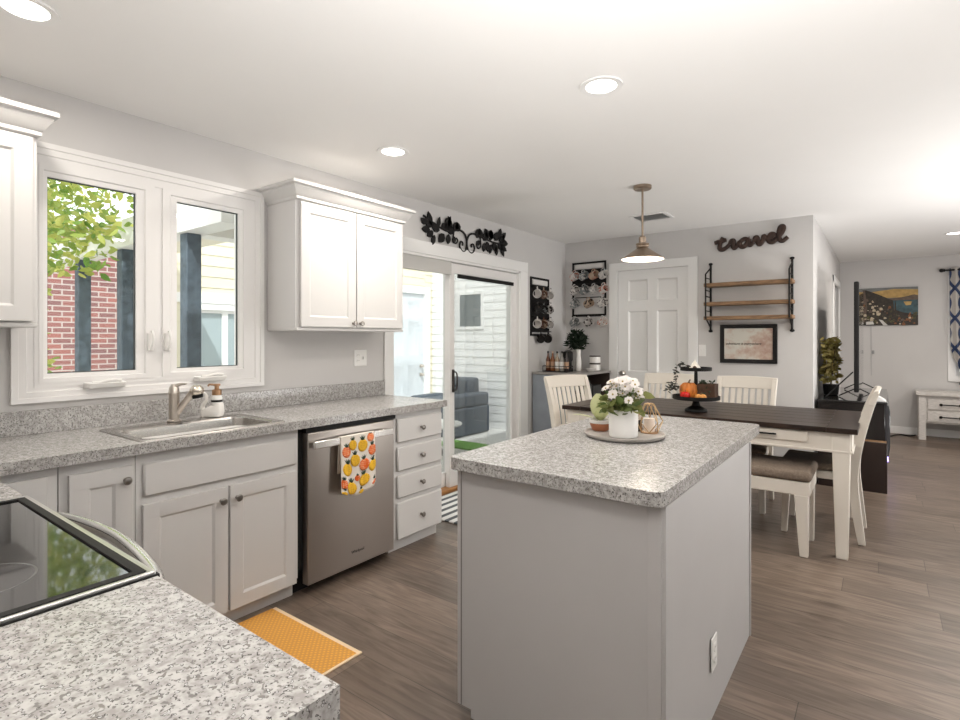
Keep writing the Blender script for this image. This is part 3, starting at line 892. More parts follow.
# ---- upper cabinets
def crown_mould(y0, y1, ends):
    m = MB()
    # profile steps (out, z)
    prof = [(0.0, 2.135), (0.012, 2.140), (0.012, 2.155), (0.022, 2.162), (0.042, 2.188), (0.052, 2.200), (0.052, 2.207), (0.07, 2.213), (0.07, 2.230)]
    rings = []
    for o_, z in prof:
        e0 = o_ if ends[0] else 0; e1 = o_ if ends[1] else 0
        rings.append([(-2.995, y0-e0, z), (-2.695+o_, y0-e0, z), (-2.695+o_, y1+e1*0.75, z), (-2.995, y1+e1*0.75, z)])
    m.rings(rings)
    return m
def upper(label, y0, y1, doors, ends, kn):
    t = thing('upper_cabinet', label, 'cabinet', (-2.85, (y0+y1)/2, 1.38))
    obj('carcass', MB().box(-2.998, -2.712, y0, y1, 1.395, 2.16), CAB, t, smooth=False)
    obj('crown_moulding', crown_mould(y0, y1, ends), CAB, t, ang=20)
    obj('light_rail', MB().box(-2.998, -2.70, y0, y1, 1.378, 1.395), CAB, t, 0.003)
    for i, (a, b) in enumerate(doors):
        d = obj('door', MB().panel((-2.690, a, 1.402), Y_, Z_, X_, b-a, 2.130-1.402, 0.019, [(0.058, b-a-0.058, 0.058, 0.728-0.058)], 0.009, 0.010), CAB, t, 0.0015)
        if kn: knob(d, (-2.690, kn[i], 1.428))
    return t
upper('white two door upper cabinet between window and sliding door', 1.848, 2.708, ((1.872, 2.276), (2.284, 2.694)), (True, True), (2.252, 2.310))
upper('white upper cabinet at the near corner, cut off by the picture edge', -0.24, 0.662, ((-0.2, 0.225), (0.233, 0.646)), (False, True), (0.18, 0.24))

# ---- wall plates
def plate(name, label, cat, o, u, n_, gang, style):
    t = thing(name, label, cat, o)
    wdt = 0.07 if gang == 1 else 0.116
    U = Vector(u); N = Vector(n_); O = Vector(o)
    A = O-U*wdt/2-Vector((0,0,0.058))+N*0.006
    obj('cover_plate', MB().panel(A, u, Z_, n_, wdt, 0.116, 0.006, [], 0, 0), WHITEP, t, 0.003)
    for k in range(gang):
        off = 0 if gang == 1 else (-0.023+0.046*k)
        c = O+U*off+N*0.006
        if style[k] == 'outlet':
            for dz in (-0.020, 0.020):
                p = c+Vector((0,0,dz))
                m = MB()
                m.lathe([(0.0165,0),(0.0165,0.002)], p, 16, n_)
                r_ = obj('receptacle', m, WHITEP, t)
                s_ = MB()
                for du in (-0.006, 0.006):
                    q = p+U*du+N*0.0022+Vector((0,0,0.002))
                    s_.panel(q-U*0.001-Vector((0,0,0.004)), u, Z_, n_, 0.002, 0.008, 0.001, [], 0, 0)
                obj('slots', s_, DARK, r_)
        else:
            obj('toggle', MB().panel(c-U*0.005-Vector((0,0,0.011))+N*0.012, u, Z_, n_, 0.010, 0.022, 0.012, [], 0, 0), WHITEP, t, 0.002)
    return t
plate('wall_outlet', 'white double wall plate above worktop near sliding door', 'outlet', (-3.0, 2.575, 1.193), Y_, X_, 2, ('outlet', 'switch'))
plate('light_switch', 'white light switch below the narrow mug rack', 'light switch', (-3.0, 5.49, 1.125), Y_, X_, 1, ('switch',))
plate('light_switch', 'white light switch right of the six panel door', 'light switch', (-1.455, 5.7, 1.21), X_, NY, 1, ('switch',))
plate('wall_outlet', 'white outlet low on the long side of kitchen island', 'outlet', (-0.475, 2.0, 0.235), Y_, X_, 1, ('outlet',))

# ---- yellow mat
t = tag(obj('kitchen_mat', MB().box(-2.40, -1.772, 1.30, 1.505, 0.001, 0.009), weave_mat(), bev=0.003), 'small yellow woven mat on floor before sink cabinet', 'mat')
obj('fringe_edge', MB().box(-2.40, -1.770, 1.502, 1.525, 0.0, 0.007), M('cream_fringe', (0.80, 0.62, 0.42), 0.95), t, 0.002)
obj('fringe_edge', MB().box(-1.776, -1.762, 1.30, 1.525, 0.0, 0.008), M('cream_fringe', (0.80, 0.62, 0.42), 0.95), t, 0.002)
# ---- striped door mat
dm = tag(obj('door_mat', MB().box(-2.95, -2.42, 2.98, 3.75, 0.001, 0.012), wave_rug_mat('striped_mat', (0.10, 0.11, 0.12), (0.75, 0.75, 0.74), 3.6, 'X'), bev=0.004), 'black and white striped mat at sliding door', 'mat')

# ------------------------------------------------------------------ island
t = thing('kitchen_island', 'pale grey kitchen island cabinet with plain panelled sides', 'island', (-0.84, 2.2, 0))
ix0, ix1, iy0, iy1 = -1.198, -0.482, 1.50, 2.665
obj('carcass', MB().box(ix0+0.004, ix1-0.004, iy0+0.004, iy1-0.004, 0.10, 0.868).box(ix0+0.06, ix1-0.004, iy0+0.004, iy1-0.004, 0.0, 0.10), ISL, t, smooth=False)
fp = MB()
pts = [(ix0-0.02, 0.03), (ix0+0.04, 0.03), (ix0+0.04, 0.0), (ix1, 0.0), (ix1, 0.868), (ix0-0.02, 0.868)]
fp.prism(pts, iy0-0.006, iy0+0.006, lambda x, z, y: (x, y, z))
obj('end_panel', fp, ISL, t, 0.001)
obj('side_panel', MB().box(ix1-0.006, ix1+0.004, iy0-0.004, iy1, 0.0, 0.868), ISL, t, 0.001)
obj('groove_trim', MB().box(ix0-0.004, ix0+0.0005, iy0-0.0075, iy0-0.0055, 0.03, 0.868), M('groove_grey', (0.22, 0.20, 0.20), 0.6), t)
obj('corner_trim', MB().box(ix1-0.045, ix1-0.006, iy0-0.011, iy0-0.004, 0.0, 0.868), ISL, t, 0.002)
obj('corner_trim', MB().box(ix1-0.006, ix1+0.010, iy1-0.012, iy1+0.004, 0.0, 0.868), ISL, t, 0.002)
for a, b in ((iy0+0.012, 2.075), (2.085, iy1-0.01)):
    d = obj('door', MB().panel((ix0-0.022, b, 0.11), NY, Z_, NX, b-a, 0.735, 0.018, [(0.055, b-a-0.055, 0.055, 0.68)], 0.008, 0.01), ISL, t, 0.0015)
    knob(d, (ix0-0.022, b-0.03, 0.78), NX)
m = MB()
ring = [(x, y) for x, y, z in rr(-1.240, -0.477, 1.462, 2.93, 0, 0.035, 6)]
m.prism(ring, 0.870, 0.914)
tag(obj('island_worktop', m, GRAN, bev=0.002, ang=25), 'speckled grey laminate top with rounded corners on kitchen island', 'worktop')

# ---- round tray and what stands on it
tz = 0.9145
tx, ty = -0.885, 2.215
o = tag(obj('round_tray', MB().lathe([(0.150,0),(0.163,0.006),(0.168,0.016),(0.165,0.018),(0.155,0.011),(0.0,0.011)], (tx, ty, tz), 48), M('tray_stone', (0.40, 0.37, 0.345), 0.5, noise=0.12, scale=12)), 'round grey tray holding plants on kitchen island', 'tray')
tz2 = tz+0.012
# white potted flowers
px, py = -0.862, 2.148
t = thing('potted_flowers', 'white flowering plant in white cylindrical pot on round tray', 'potted plant', (px, py, tz2))
obj('pot', MB().lathe([(0.054,0),(0.058,0.004),(0.0605,0.108),(0.060,0.112),(0.056,0.112),(0.055,0.09),(0.0,0.09)], (px, py, tz2), 36), M('pot_white', (0.80, 0.785, 0.765), 0.45), t)
obj('soil', MB().lathe([(0.054,0.0905),(0.03,0.098),(0.0,0.099)], (px, py, tz2), 20, cap0=False), M('soil', (0.03, 0.02, 0.014), 0.95), t)
m = MB()
rnd = random.Random(3)
stems = []
for i in range(36):
    a = rnd.uniform(0, 2*PI); r_ = rnd.uniform(0.01, 0.078); z = rnd.uniform(0.19, 0.255)-r_*0.5
    top = Vector((px+r_*math.cos(a), py+r_*math.sin(a), tz2+z))
    stems.append(top)
    m.tube(spline([(px+0.2*(top.x-px), py+0.2*(top.y-py), tz2+0.09), (px+0.6*(top.x-px), py+0.6*(top.y-py), tz2+0.09+(z-0.09)*0.6), top], 4), 0.0018, 5)
obj('stems', m, M('stem_green', (0.09, 0.16, 0.04), 0.6), t)
m = MB()
pts = []
for i in range(120):
    a = rnd.uniform(0, 2*PI); r_ = 0.08*math.sqrt(rnd.random()); pts.append((px+r_*math.cos(a), py+r_*math.sin(a), tz2+rnd.uniform(0.105, 0.185)))
leaves(m, pts, 0.055, 0.55, 0.2, rnd)
obj('foliage', m, GLEAF, t)
m = MB()
for top in stems:
    n_ = (top-Vector((px, py, tz2+0.08))).normalized()+Vector((rnd.uniform(-.3,.3), rnd.uniform(-.7,-.1), rnd.uniform(-.2,.3)))
    n_.normalize()
    a_ = n_.orthogonal().normalized(); b_ = n_.cross(a_)
    rad = rnd.uniform(0.016, 0.023)
    for k in range(9):
        th = 2*PI*k/9
        d = a_*math.cos(th)+b_*math.sin(th); s_ = n_.cross(d)
        c0 = top+d*0.004
        q = [c0+s_*0.003, c0+d*rad*0.6+s_*0.007+n_*0.004, c0+d*rad+n_*0.002, c0+d*rad*0.6-s_*0.007+n_*0.004, c0-s_*0.003]
        m.face(q)
    nf = len(m.bm.faces)
    m.ball(top+n_*0.002, (0.004, 0.003), 8, 5, axis=n_)
    m.bm.faces.ensure_lookup_table()
    for f_ in m.bm.faces[nf:]: f_.material_index = 1
obj('flowers', m, [PETAL, M('flower_yellow', (0.45, 0.36, 0.14), 0.8)], t)
# terracotta pot with round-leaf plant
qx, qy = -1.0, 2.228
t = thing('succulent_pot', 'white rimmed terracotta bowl with broad pale leaves on round tray', 'potted plant', (qx, qy, tz2))
obj('bowl', MB().lathe([(0.030,0),(0.036,0.004),(0.045,0.026),(0.046,0.038),(0.042,0.038),(0.0,0.032)], (qx, qy, tz2), 28), TERRA, t)
obj('rim_band', MB().lathe([(0.0462,0.034),(0.048,0.037),(0.049,0.050),(0.045,0.050),(0.043,0.036)], (qx, qy, tz2), 28, cap0=False, cap1=False), CERAM, t)
obj('soil', MB().lathe([(0.0445,0.040),(0.0,0.045)], (qx, qy, tz2), 16, cap0=False), M('soil', (0.03, 0.02, 0.014), 0.95), t)
m = MB()
def bigleaf(mb, base, d, L, W, curl=0.2):
    base = Vector(base); d = Vector(d).normalized(); s_ = d.cross(Vector((0,0,1))).normalized()
    if s_.length < 0.1: s_ = Vector((1,0,0))
    up = s_.cross(d)
    rows = []
    N = 8
    for i in range(N+1):
        f = i/N
        wv = W*math.sin(PI*min(1, f*0.94+0.03))**0.7
        c = base+d*L*f-up*curl*L*f*f
        rows.append([mb.bm.verts.new(c-s_*wv/2+up*wv*0.12), mb.bm.verts.new(c), mb.bm.verts.new(c+s_*wv/2+up*wv*0.12)])
    for a, b in zip(rows[:-1], rows[1:]):
        for i in range(2): mb.bm.faces.new((a[i], a[i+1], b[i+1], b[i]))
for d, L, W_ in (((-0.15, 0.2, 1.0), 0.125, 0.085), ((-0.8, -0.5, 0.42), 0.12, 0.030), ((0.1, -0.4, 0.6), 0.075, 0.04), ((-0.55, -0.1, 0.8), 0.05, 0.03), ((0.6, 0.3, 0.7), 0.08, 0.04)):
    bigleaf(m, (qx, qy, tz2+0.042), d, L, W_)
obj('leaves', m, leaf_mat('pale_leaves', (0.42, 0.45, 0.22), (0.55, 0.55, 0.33)), t)
# geometric candle holder
gx, gy = -0.806, 2.30
t = thing('candle_holder', 'gold geometric wire candle holder with cream candle on round tray', 'candle holder', (gx, gy, tz2))
n6 = 5
lo = [Vector((gx+0.035*math.cos(2*PI*k/n6), gy+0.035*math.sin(2*PI*k/n6), tz2+0.004)) for k in range(n6)]
mid = [Vector((gx+0.058*math.cos(2*PI*(k+.5)/n6), gy+0.058*math.sin(2*PI*(k+.5)/n6), tz2+0.05)) for k in range(n6)]
hi = [Vector((gx+0.020*math.cos(2*PI*k/n6), gy+0.020*math.sin(2*PI*k/n6), tz2+0.125)) for k in range(n6)]
m = MB()
for k in range(n6):
    j = (k+1) % n6
    for a, b in ((lo[k], lo[j]), (lo[k], mid[k]), (lo[j], mid[k]), (mid[k], hi[k]), (mid[k], hi[j]), (hi[k], hi[j])):
        m.cyl(a, b, 0.0022, seg=6)
obj('wire_frame', m, GOLD, t)
obj('base_disc', MB().lathe([(0.036,0),(0.036,0.005),(0.0,0.005)], (gx, gy, tz2), 20), M('base_wood', (0.42, 0.24, 0.13), 0.6), t)
obj('candle', MB().lathe([(0.022,0.005),(0.022,0.062),(0.0,0.060)], (gx, gy, tz2), 20), M('candle_cream', (0.80, 0.68, 0.58), 0.5), t)
jx, jy = -0.872, 2.318
o = thing('jar', 'small cream topped dark jar behind white flower pot', 'jar', (jx, jy, tz2))
obj('glass_body', MB().lathe([(0.027,0),(0.028,0.004),(0.028,0.045),(0.024,0.05)], (jx, jy, tz2), 20), M('brown_glass', (0.05, 0.04, 0.035), 0.12), o)
obj('lid', MB().lathe([(0.027,0.05),(0.028,0.053),(0.028,0.078),(0.026,0.08)], (jx, jy, tz2), 20), M('cream_lid', (0.80, 0.70, 0.60), 0.5), o)

# ------------------------------------------------------------------ dining table, bench, chairs
TX0, TX1, TY0, TY1, TZ = -2.085, -0.116, 3.90, 4.90, 0.790
t = thing('dining_table', 'long white dining table with dark stained plank top', 'dining table', ((TX0+TX1)/2, (TY0+TY1)/2, 0))
m = MB()
for k in range(6):
    yy0 = TY0+(TY1-TY0)*k/6; yy1 = TY0+(TY1-TY0)*(k+1)/6
    m.box(TX0+0.16, TX1-0.16, yy0+0.0012, yy1-0.0012, TZ-0.032, TZ)
m.box(TX0, TX0+0.158, TY0, TY1, TZ-0.032, TZ).box(TX1-0.158, TX1, TY0, TY1, TZ-0.032, TZ)
m.box(TX0+0.01, TX1-0.01, TY0+0.01, TY1-0.01, TZ-0.033, TZ-0.004)
obj('tabletop', m, TTOP, t, 0.003)
az0, az1 = 0.637, 0.757
ap = MB()
e = 0.03
ap.box(TX0+0.05, TX1-e-0.02, TY0+e, TY0+e+0.022, az0, az1).box(TX0+0.05, TX1-e-0.02, TY1-e-0.022, TY1-e, az0, az1)
ap.box(TX0+e, TX0+e+0.022, TY0+0.05, TY1-0.05, az0, az1).box(TX1-e-0.022, TX1-e, TY0+0.05, TY1-0.05, az0, az1)
obj('apron', ap, TWHITE, t, 0.002)
obj('apron_moulding', MB().frame((TX0+e-0.008, TY0+e-0.008, az0+0.012), X_, Y_, Z_, TX1-TX0-2*e+0.016, TY1-TY0-2*e+0.016, 0.03, 0.014), TWHITE, t, 0.003)
for x in (TX0+0.085, TX1-0.085):
    for y in (TY0+0.078, TY1-0.078):
        sx = 1 if x > -1 else -1; sy = 1 if y > 4.4 else -1
        obj('leg', MB().taper(x, y, 0.0, az1, 0.062, 0.098, dx=sx*0.006, dy=sy*0.045), TWHITE, t, 0.004)
for x0, x1 in ((-1.06, -0.375), (-1.77, -1.085)):
    d = obj('drawer', MB().box(x0, x1, TY0+e-0.012, TY0+e+0.006, az0+0.048, az1-0.006), TWHITE, t, 0.003)
    xc = (x0+x1)/2+0.12
    xc = -0.635 if x1 > -1 else -1.43
    obj('handle', MB().box(xc-0.09, xc+0.09, TY0+e-0.034, TY0+e-0.022, 0.715, 0.725).box(xc-0.075, xc-0.065, TY0+e-0.025, TY0+e-0.010, 0.715, 0.725).box(xc+0.065, xc+0.075, TY0+e-0.025, TY0+e-0.010, 0.715, 0.725), BLACK, d, 0.003)
# bench
t = thing('dining_bench', 'white bench with taupe cushion before the dining table', 'bench', (-0.95, 3.99, 0))
obj('seat_frame', MB().box(-1.56, -0.35, 3.79, 4.20, 0.375, 0.458), TWHITE, t, 0.004)
m = MB().box(-1.565, -0.340, 3.775, 4.21, 0.459, 0.525)
obj('cushion', m, CUSH, t, 0.028, seg=4)
for x in (-1.52, -0.395):
    for y in (3.825, 4.165):
        s_ = 1 if x > -1 else -1
        obj('leg', MB().taper(x, y, 0.0, 0.376, 0.045, 0.075, dx=s_*0.012), TWHITE, t, 0.003)
# chair
def make_chair(label, loc, rotz):
    t = thing('dining_chair', label, 'chair', loc, rotz, 'white slat back chairs around the dining table')
    fm = MB()
    fm.hexa([(-0.19,-0.20,0.395),(0.19,-0.20,0.395),(0.225,0.21,0.395),(-0.225,0.21,0.395)], [(-0.19,-0.20,0.445),(0.19,-0.20,0.445),(0.225,0.21,0.445),(-0.225,0.21,0.445)])
    obj('seat_frame', fm, TWHITE, t, 0.004, world=False)
    cu = MB().hexa([(-0.185,-0.165,0.446),(0.185,-0.165,0.446),(0.23,0.225,0.446),(-0.23,0.225,0.446)], [(-0.185,-0.165,0.495),(0.185,-0.165,0.495),(0.23,0.225,0.495),(-0.23,0.225,0.495)])
    obj('cushion', cu, CUSH, t, 0.022, world=False, seg=4)
    for s_ in (-1, 1):
        obj('leg', MB().taper(s_*0.195, 0.18, 0.0, 0.40, 0.036, 0.052, dx=s_*0.01, dy=0.015), TWHITE, t, 0.003, world=False)
        pl = spline([(s_*0.20, -0.245, 0.0), (s_*0.20, -0.215, 0.22), (s_*0.20, -0.195, 0.44), (s_*0.205, -0.225, 0.66), (s_*0.212, -0.275, 0.86), (s_*0.217, -0.318, 0.985)], 5)
        m = MB()
        rings = []
        for i, p in enumerate(pl):
            f = i/(len(pl)-1)
            a = 0.018; b = 0.019+0.013*math.sin(PI*f)
            rings.append([(p.x-a,p.y-b,p.z),(p.x+a,p.y-b,p.z),(p.x+a,p.y+b,p.z),(p.x-a,p.y+b,p.z)])
        m.rings(rings)
        obj('rear_leg', m, TWHITE, t, 0.003, world=False)
    def rail(z0, z1, y0, y1, th, bow):
        m = MB(); rings = []
        for k in range(9):
            f = k/8; x = -0.235+0.47*f if z1 > 0.9 else -0.205+0.41*f
            dy = -bow*math.sin(PI*f)
            rings.append([(x, y0+dy-th/2, z0), (x, y0+dy+th/2, z0), (x, y1+dy+th/2, z1+0.008*math.sin(PI*f)), (x, y1+dy-th/2, z1+0.008*math.sin(PI*f))])
        return m.rings(rings)
    obj('top_rail', rail(0.905, 1.0, -0.292, -0.322, 0.026, 0.012), TWHITE, t, 0.004, world=False)
    obj('bottom_rail', rail(0.545, 0.585, -0.206, -0.212, 0.022, 0.004), TWHITE, t, 0.003, world=False)
    for k in range(7):
        x = -0.153+0.306*k/6
        m = MB(); rings = []
        for i in range(9):
            f = i/8; z = 0.575+0.33*f
            y = -0.212-0.078*f**1.3-0.010*math.sin(PI*(k+1)/8)
            rings.append([(x-0.017,y-0.006,z),(x+0.017,y-0.006,z),(x+0.017,y+0.006,z),(x-0.017,y+0.006,z)])
        m.rings(rings)
        obj('slat', m, TWHITE, t, 0.002, world=False)
    return t
ch = make_chair('white slat back chair at the right end of dining table', (-0.35, 4.46, 0), R(90))
dup(ch, (-0.935, 4.765, 0), R(180), 'white slat back chair behind table below framed map')
dup(ch, (-1.585, 4.765, 0), R(180), 'white slat back chair behind table in front of six panel door')
dup(ch, (-1.965, 4.17, 0), R(-113.5), 'slat back chair turned at left end of table by coffee bar')

# ---- tiered stand
bx, by, bz = -1.111, 4.17, TZ+0.0005
t = thing('tiered_stand', 'black two tier serving stand on dining table', 'serving stand', (bx, by, bz))
obj('foot', MB().lathe([(0.078,0),(0.080,0.006),(0.075,0.018),(0.03,0.045),(0.022,0.075),(0.03,0.085)], (bx, by, bz), 28), BLACK, t)
obj('lower_tray', MB().lathe([(0.03,0.085),(0.160,0.090),(0.166,0.093),(0.166,0.118),(0.160,0.118),(0.160,0.097),(0.0,0.097)], (bx, by, bz), 36), BLACK, t)
obj('stem', MB().lathe([(0.012,0.097),(0.016,0.12),(0.011,0.15),(0.014,0.20),(0.012,0.302)], (bx, by, bz), 14), BLACK, t)
obj('upper_tray', MB().lathe([(0.02,0.300),(0.106,0.302),(0.110,0.305),(0.110,0.328),(0.105,0.328),(0.105,0.309),(0.0,0.309)], (bx, by, bz), 32), BLACK, t)
lz = bz+0.0975; uz = bz+0.3095
def pumpkin(name, label, c, r, h, mat, group=None):
    t = thing(name, label, name, c)
    prof = [(r*0.2,h*0.04),(r*0.7,0.0),(r*0.95,h*0.25),(r,h*0.5),(r*0.92,h*0.78),(r*0.6,h*0.98),(r*0.15,h*0.9)]
    obj('body', MB().lathe(prof, c, 32, lob=(8, 0.16)), mat, t)
    c = Vector(c)
    obj('stalk', MB().tube(spline([c+Vector((0,0,h*0.88)), c+Vector((0,0,h*1.05)), c+Vector((r*0.15,0,h*1.2))], 4), [0.008]*4+[0.005]*5, 7), M('stalk_brown', (0.16, 0.10, 0.05), 0.8), t)
    return t
pumpkin('pumpkin', 'large orange pumpkin on lower tier of black stand', (bx-0.045, by-0.02, lz), 0.068, 0.115, ORANGE)
pumpkin('gourd', 'small pale orange gourd at right on lower tier', (bx+0.062, by-0.105, lz), 0.040, 0.042, M('gourd_orange', (0.70, 0.32, 0.08), 0.5, noise=0.15))
t = thing('apple', 'shiny red apple at front of lower tier', 'apple', (bx-0.045, by-0.115, lz))
obj('fruit', MB().lathe([(0.012,0.004),(0.022,0.0),(0.032,0.015),(0.035,0.030),(0.030,0.048),(0.014,0.054),(0.003,0.047)], (bx-0.045, by-0.115, lz), 22), REDAP, t)
obj('stalk', MB().cyl((bx-0.045, by-0.115, lz+0.046), (bx-0.042, by-0.115, lz+0.066), 0.0018, seg=6), BARK, t)
t = thing('wooden_crate', 'small brown wooden crate with greenery on lower tier', 'crate', (bx+0.07, by+0.02, lz))
obj('box', MB().frame((bx+0.015, by-0.035, lz+0.11), X_, Y_, Z_, 0.125, 0.11, 0.006, 0.11).box(bx+0.018, bx+0.137, by-0.032, by+0.072, lz+0.001, lz+0.09), M('crate_brown', (0.075, 0.036, 0.02), 0.7, noise=0.3), t, 0.002)
m = MB(); rnd = random.Random(8)
leaves(m, [(bx+0.07+rnd.uniform(-.06,.05), by+0.02+rnd.uniform(-.05,.03), lz+0.10+rnd.uniform(0,0.035)) for i in range(30)], 0.03, 0.5, 0, rnd)
leaves(m, [(bx+0.05+rnd.uniform(-.05,.05), by-0.042, lz+0.03+rnd.uniform(0,0.06)) for i in range(18)], 0.022, 0.5, 0, rnd)
obj('greenery', m, M('dull_green', (0.035, 0.06, 0.03), 0.7), t)
t = thing('leaf_garland', 'grey green leaf garland trailing off the upper tier', 'garland', (bx-0.10, by-0.05, uz))
pts = spline([(bx-0.04, by-0.07, uz+0.03), (bx-0.10, by-0.075, uz+0.045), (bx-0.122, by-0.08, uz-0.01), (bx-0.120, by-0.085, uz-0.09), (bx-0.150, by-0.09, uz-0.14), (bx-0.185, by-0.09, uz-0.15)], 6)
obj('vine', MB().tube(pts, 0.002, 5), BARK, t)
m = MB()
leaves(m, [p+Vector((rnd.uniform(-.012,.012), rnd.uniform(-.012,.012), rnd.uniform(-.012,.012))) for p in pts for _ in range(2)], 0.032, 0.45, 0.1, rnd)
leaves(m, [Vector((bx-0.125, by-0.088, uz-0.12))+Vector((rnd.uniform(-.035,.035), rnd.uniform(-.01,.01), rnd.uniform(-.03,.03))) for i in range(16)], 0.04, 0.5, 0.1, rnd)
obj('garland_leaves', m, M('sage_dark', (0.06, 0.065, 0.055), 0.7), t)
tag(obj('cone_ornament', MB().lathe([(0.052,0),(0.048,0.006),(0.02,0.042),(0.004,0.07)], (bx-0.002, by-0.02, uz), 20), M('linen_cream', (0.70, 0.66, 0.60), 0.8)), 'pale cone shaped ornament on upper tier', 'ornament')
t = thing('bead_strand', 'loop of white wooden beads on upper tier', 'beads', (bx+0.03, by-0.06, uz))
m = MB()
for k in range(22):
    a = 2*PI*k/22
    m.ball((bx+0.035+0.045*math.cos(a), by-0.055+0.025*math.sin(a), uz+0.0078), 0.0068, 8, 6)
obj('beads', m, M('bead_white', (0.75, 0.72, 0.68), 0.5), t)
tag(obj('pine_cone', MB().lathe([(0.006,0),(0.016,0.006),(0.018,0.014),(0.012,0.026),(0.003,0.032)], (bx+0.015, by-0.088, uz), 10, lob=(5, 0.3)), M('cone_brown', (0.07, 0.035, 0.02), 0.8)), 'tiny brown pine cone at front of upper tier', 'pine cone')

# ------------------------------------------------------------------ back wall decorations
# wall shelf
t = thing('wall_shelf', 'wall shelf with three wooden boards and black metal ladders', 'shelf', (-1.02, 5.7, 1.74))
sdp = 0.205
for x in (-1.374, -0.664):
    m = MB()
    m.cyl((x, 5.688, 1.41), (x, 5.688, 2.065), 0.010, seg=10)
    m.tube([(x, 5.69, 2.035), (x, 5.70-sdp, 1.955), (x, 5.70-sdp, 1.53), (x, 5.69, 1.44)], 0.0075, 8)
    for z in (1.52, 1.60, 1.66, 1.74, 1.80, 1.84, 1.92):
        m.cyl((x, 5.69, z), (x, 5.70-sdp, z), 0.005, seg=8)
    m.ball((x, 5.688, 2.072), (0.020, 0.014)); m.ball((x, 5.688, 1.405), (0.020, 0.014))
    obj('ladder_frame', m, IRON, t)
for z in (1.540, 1.678, 1.862):
    obj('board', MB().box(-1.395, -0.640, 5.505, 5.675, z-0.028, z+0.006), WOODS, t, 0.003)
# travel sign (joined script letters cut from wood)
t = thing('word_sign', 'dark brown wooden word sign reading travel above shelf', 'sign', (-1.02, 5.7, 2.29))
strokes = [
 [(0.085, 0.20), (0.06, 0.12), (0.05, 0.03), (0.075, 0.0), (0.115, 0.02), (0.15, 0.07)],
 [(0.0, 0.125), (0.05, 0.135), (0.12, 0.15)],
 [(0.15, 0.07), (0.165, 0.12), (0.185, 0.125), (0.19, 0.10), (0.185, 0.03), (0.20, 0.0), (0.225, 0.03), (0.25, 0.10)],
 [(0.335, 0.10), (0.30, 0.125), (0.26, 0.09), (0.255, 0.03), (0.285, 0.0), (0.32, 0.04), (0.345, 0.12), (0.335, 0.04), (0.355, 0.01), (0.385, 0.05)],
 [(0.385, 0.05), (0.40, 0.12), (0.42, 0.11), (0.43, 0.02), (0.45, 0.01), (0.475, 0.07), (0.48, 0.125), (0.495, 0.10), (0.515, 0.06)],
 [(0.515, 0.06), (0.56, 0.085), (0.575, 0.12), (0.55, 0.14), (0.525, 0.09), (0.53, 0.03), (0.565, 0.01), (0.61, 0.06)],
 [(0.61, 0.06), (0.655, 0.16), (0.66, 0.225), (0.635, 0.23), (0.62, 0.14), (0.625, 0.04), (0.655, 0.01), (0.70, 0.06)],
]
m = MB()
for s_ in strokes:
    pl = spline([(-1.335+x*0.91, 5.683, 2.205+0.030*(x/0.7)+z*0.60) for x, z in s_], 6)
    n_ = len(pl)
    m.tube(pl, [0.0225*(0.8+0.2*math.sin(PI*min(1, max(0, i/(n_-1))))) for i in range(n_)], 8, flat=(1, 0.6))
obj('lettering', m, SIGNW, t)
# framed map
t = thing('framed_map', 'black framed antique map with script lettering below shelf', 'picture', (-1.035, 5.7, 1.28))
obj('frame', MB().frame((-1.285, 5.675, 1.093), X_, Z_, NY, 0.50, 0.374, 0.038, 0.024, steps=((0.3, 0), (0.7, -0.006), (1, -0.008))), BLACK, t, 0.002)
pr = obj('print', MB().box(-1.25, -0.82, 5.688, 5.694, 1.128, 1.432), map_mat(), t, smooth=False)
fc = bpy.data.curves.new('script', 'FONT'); fc.body = 'adventure is everywhere'; fc.size = 0.034; fc.extrude = 0.0004; fc.shear = 0.4; fc.space_character = 0.93
tmp = bpy.data.objects.new('tmp', fc); C.objects.link(tmp); bpy.context.view_layer.update()
me = bpy.data.meshes.new_from_object(tmp.evaluated_get(bpy.context.evaluated_depsgraph_get())); bpy.data.objects.remove(tmp)
lt = bpy.data.objects.new('script_lettering', me); me.materials.append(BLACK); C.objects.link(lt); lt.parent = pr
lt.rotation_euler = (R(90), 0, 0); lt.location = Vector((-1.235, 5.6872, 1.270))-t.location

# leaf wall art above the slider
t = thing('wall_art', 'black metal leaf and scroll wall art above sliding door', 'wall art', (-3.0, 3.85, 2.2))
m = MB(); XW = -2.985
def P2(a, b): return (XW, 3.20+a, 2.10+b)     # a along the wall, b up
for s_, c in ((1, None), (-1, None)):
    f = (lambda a: 0.595+0.65*a) if s_ == 1 else (lambda a: 0.595-0.6*a)
    m.tube(spline([P2(f(0.02), 0.02), P2(f(0.0), 0.09), P2(f(0.06), 0.155), P2(f(0.2), 0.175), P2(f(0.45), 0.15 if s_ == 1 else 0.14), P2(f(0.75), 0.14 if s_ == 1 else 0.18), P2(f(0.95), 0.16 if s_ == 1 else 0.22)], 8), 0.009, 8)
    m.tube(spline([P2(f(0.0), 0.10), P2(f(0.02), 0.02), P2(f(0.10), -0.005), P2(f(0.17), 0.03), P2(f(0.15), 0.075), P2(f(0.10), 0.07), P2(f(0.105), 0.045)], 8), 0.008, 8)
    m.tube(spline([P2(f(0.30), 0.165), P2(f(0.32), 0.08), P2(f(0.26), 0.05), P2(f(0.22), 0.08), P2(f(0.25), 0.10)], 6), 0.007, 8)
for v_ in m.bm.verts: v_.co.z += 0.012
obj('scroll_stems', m, IRON, t)
m = MB()
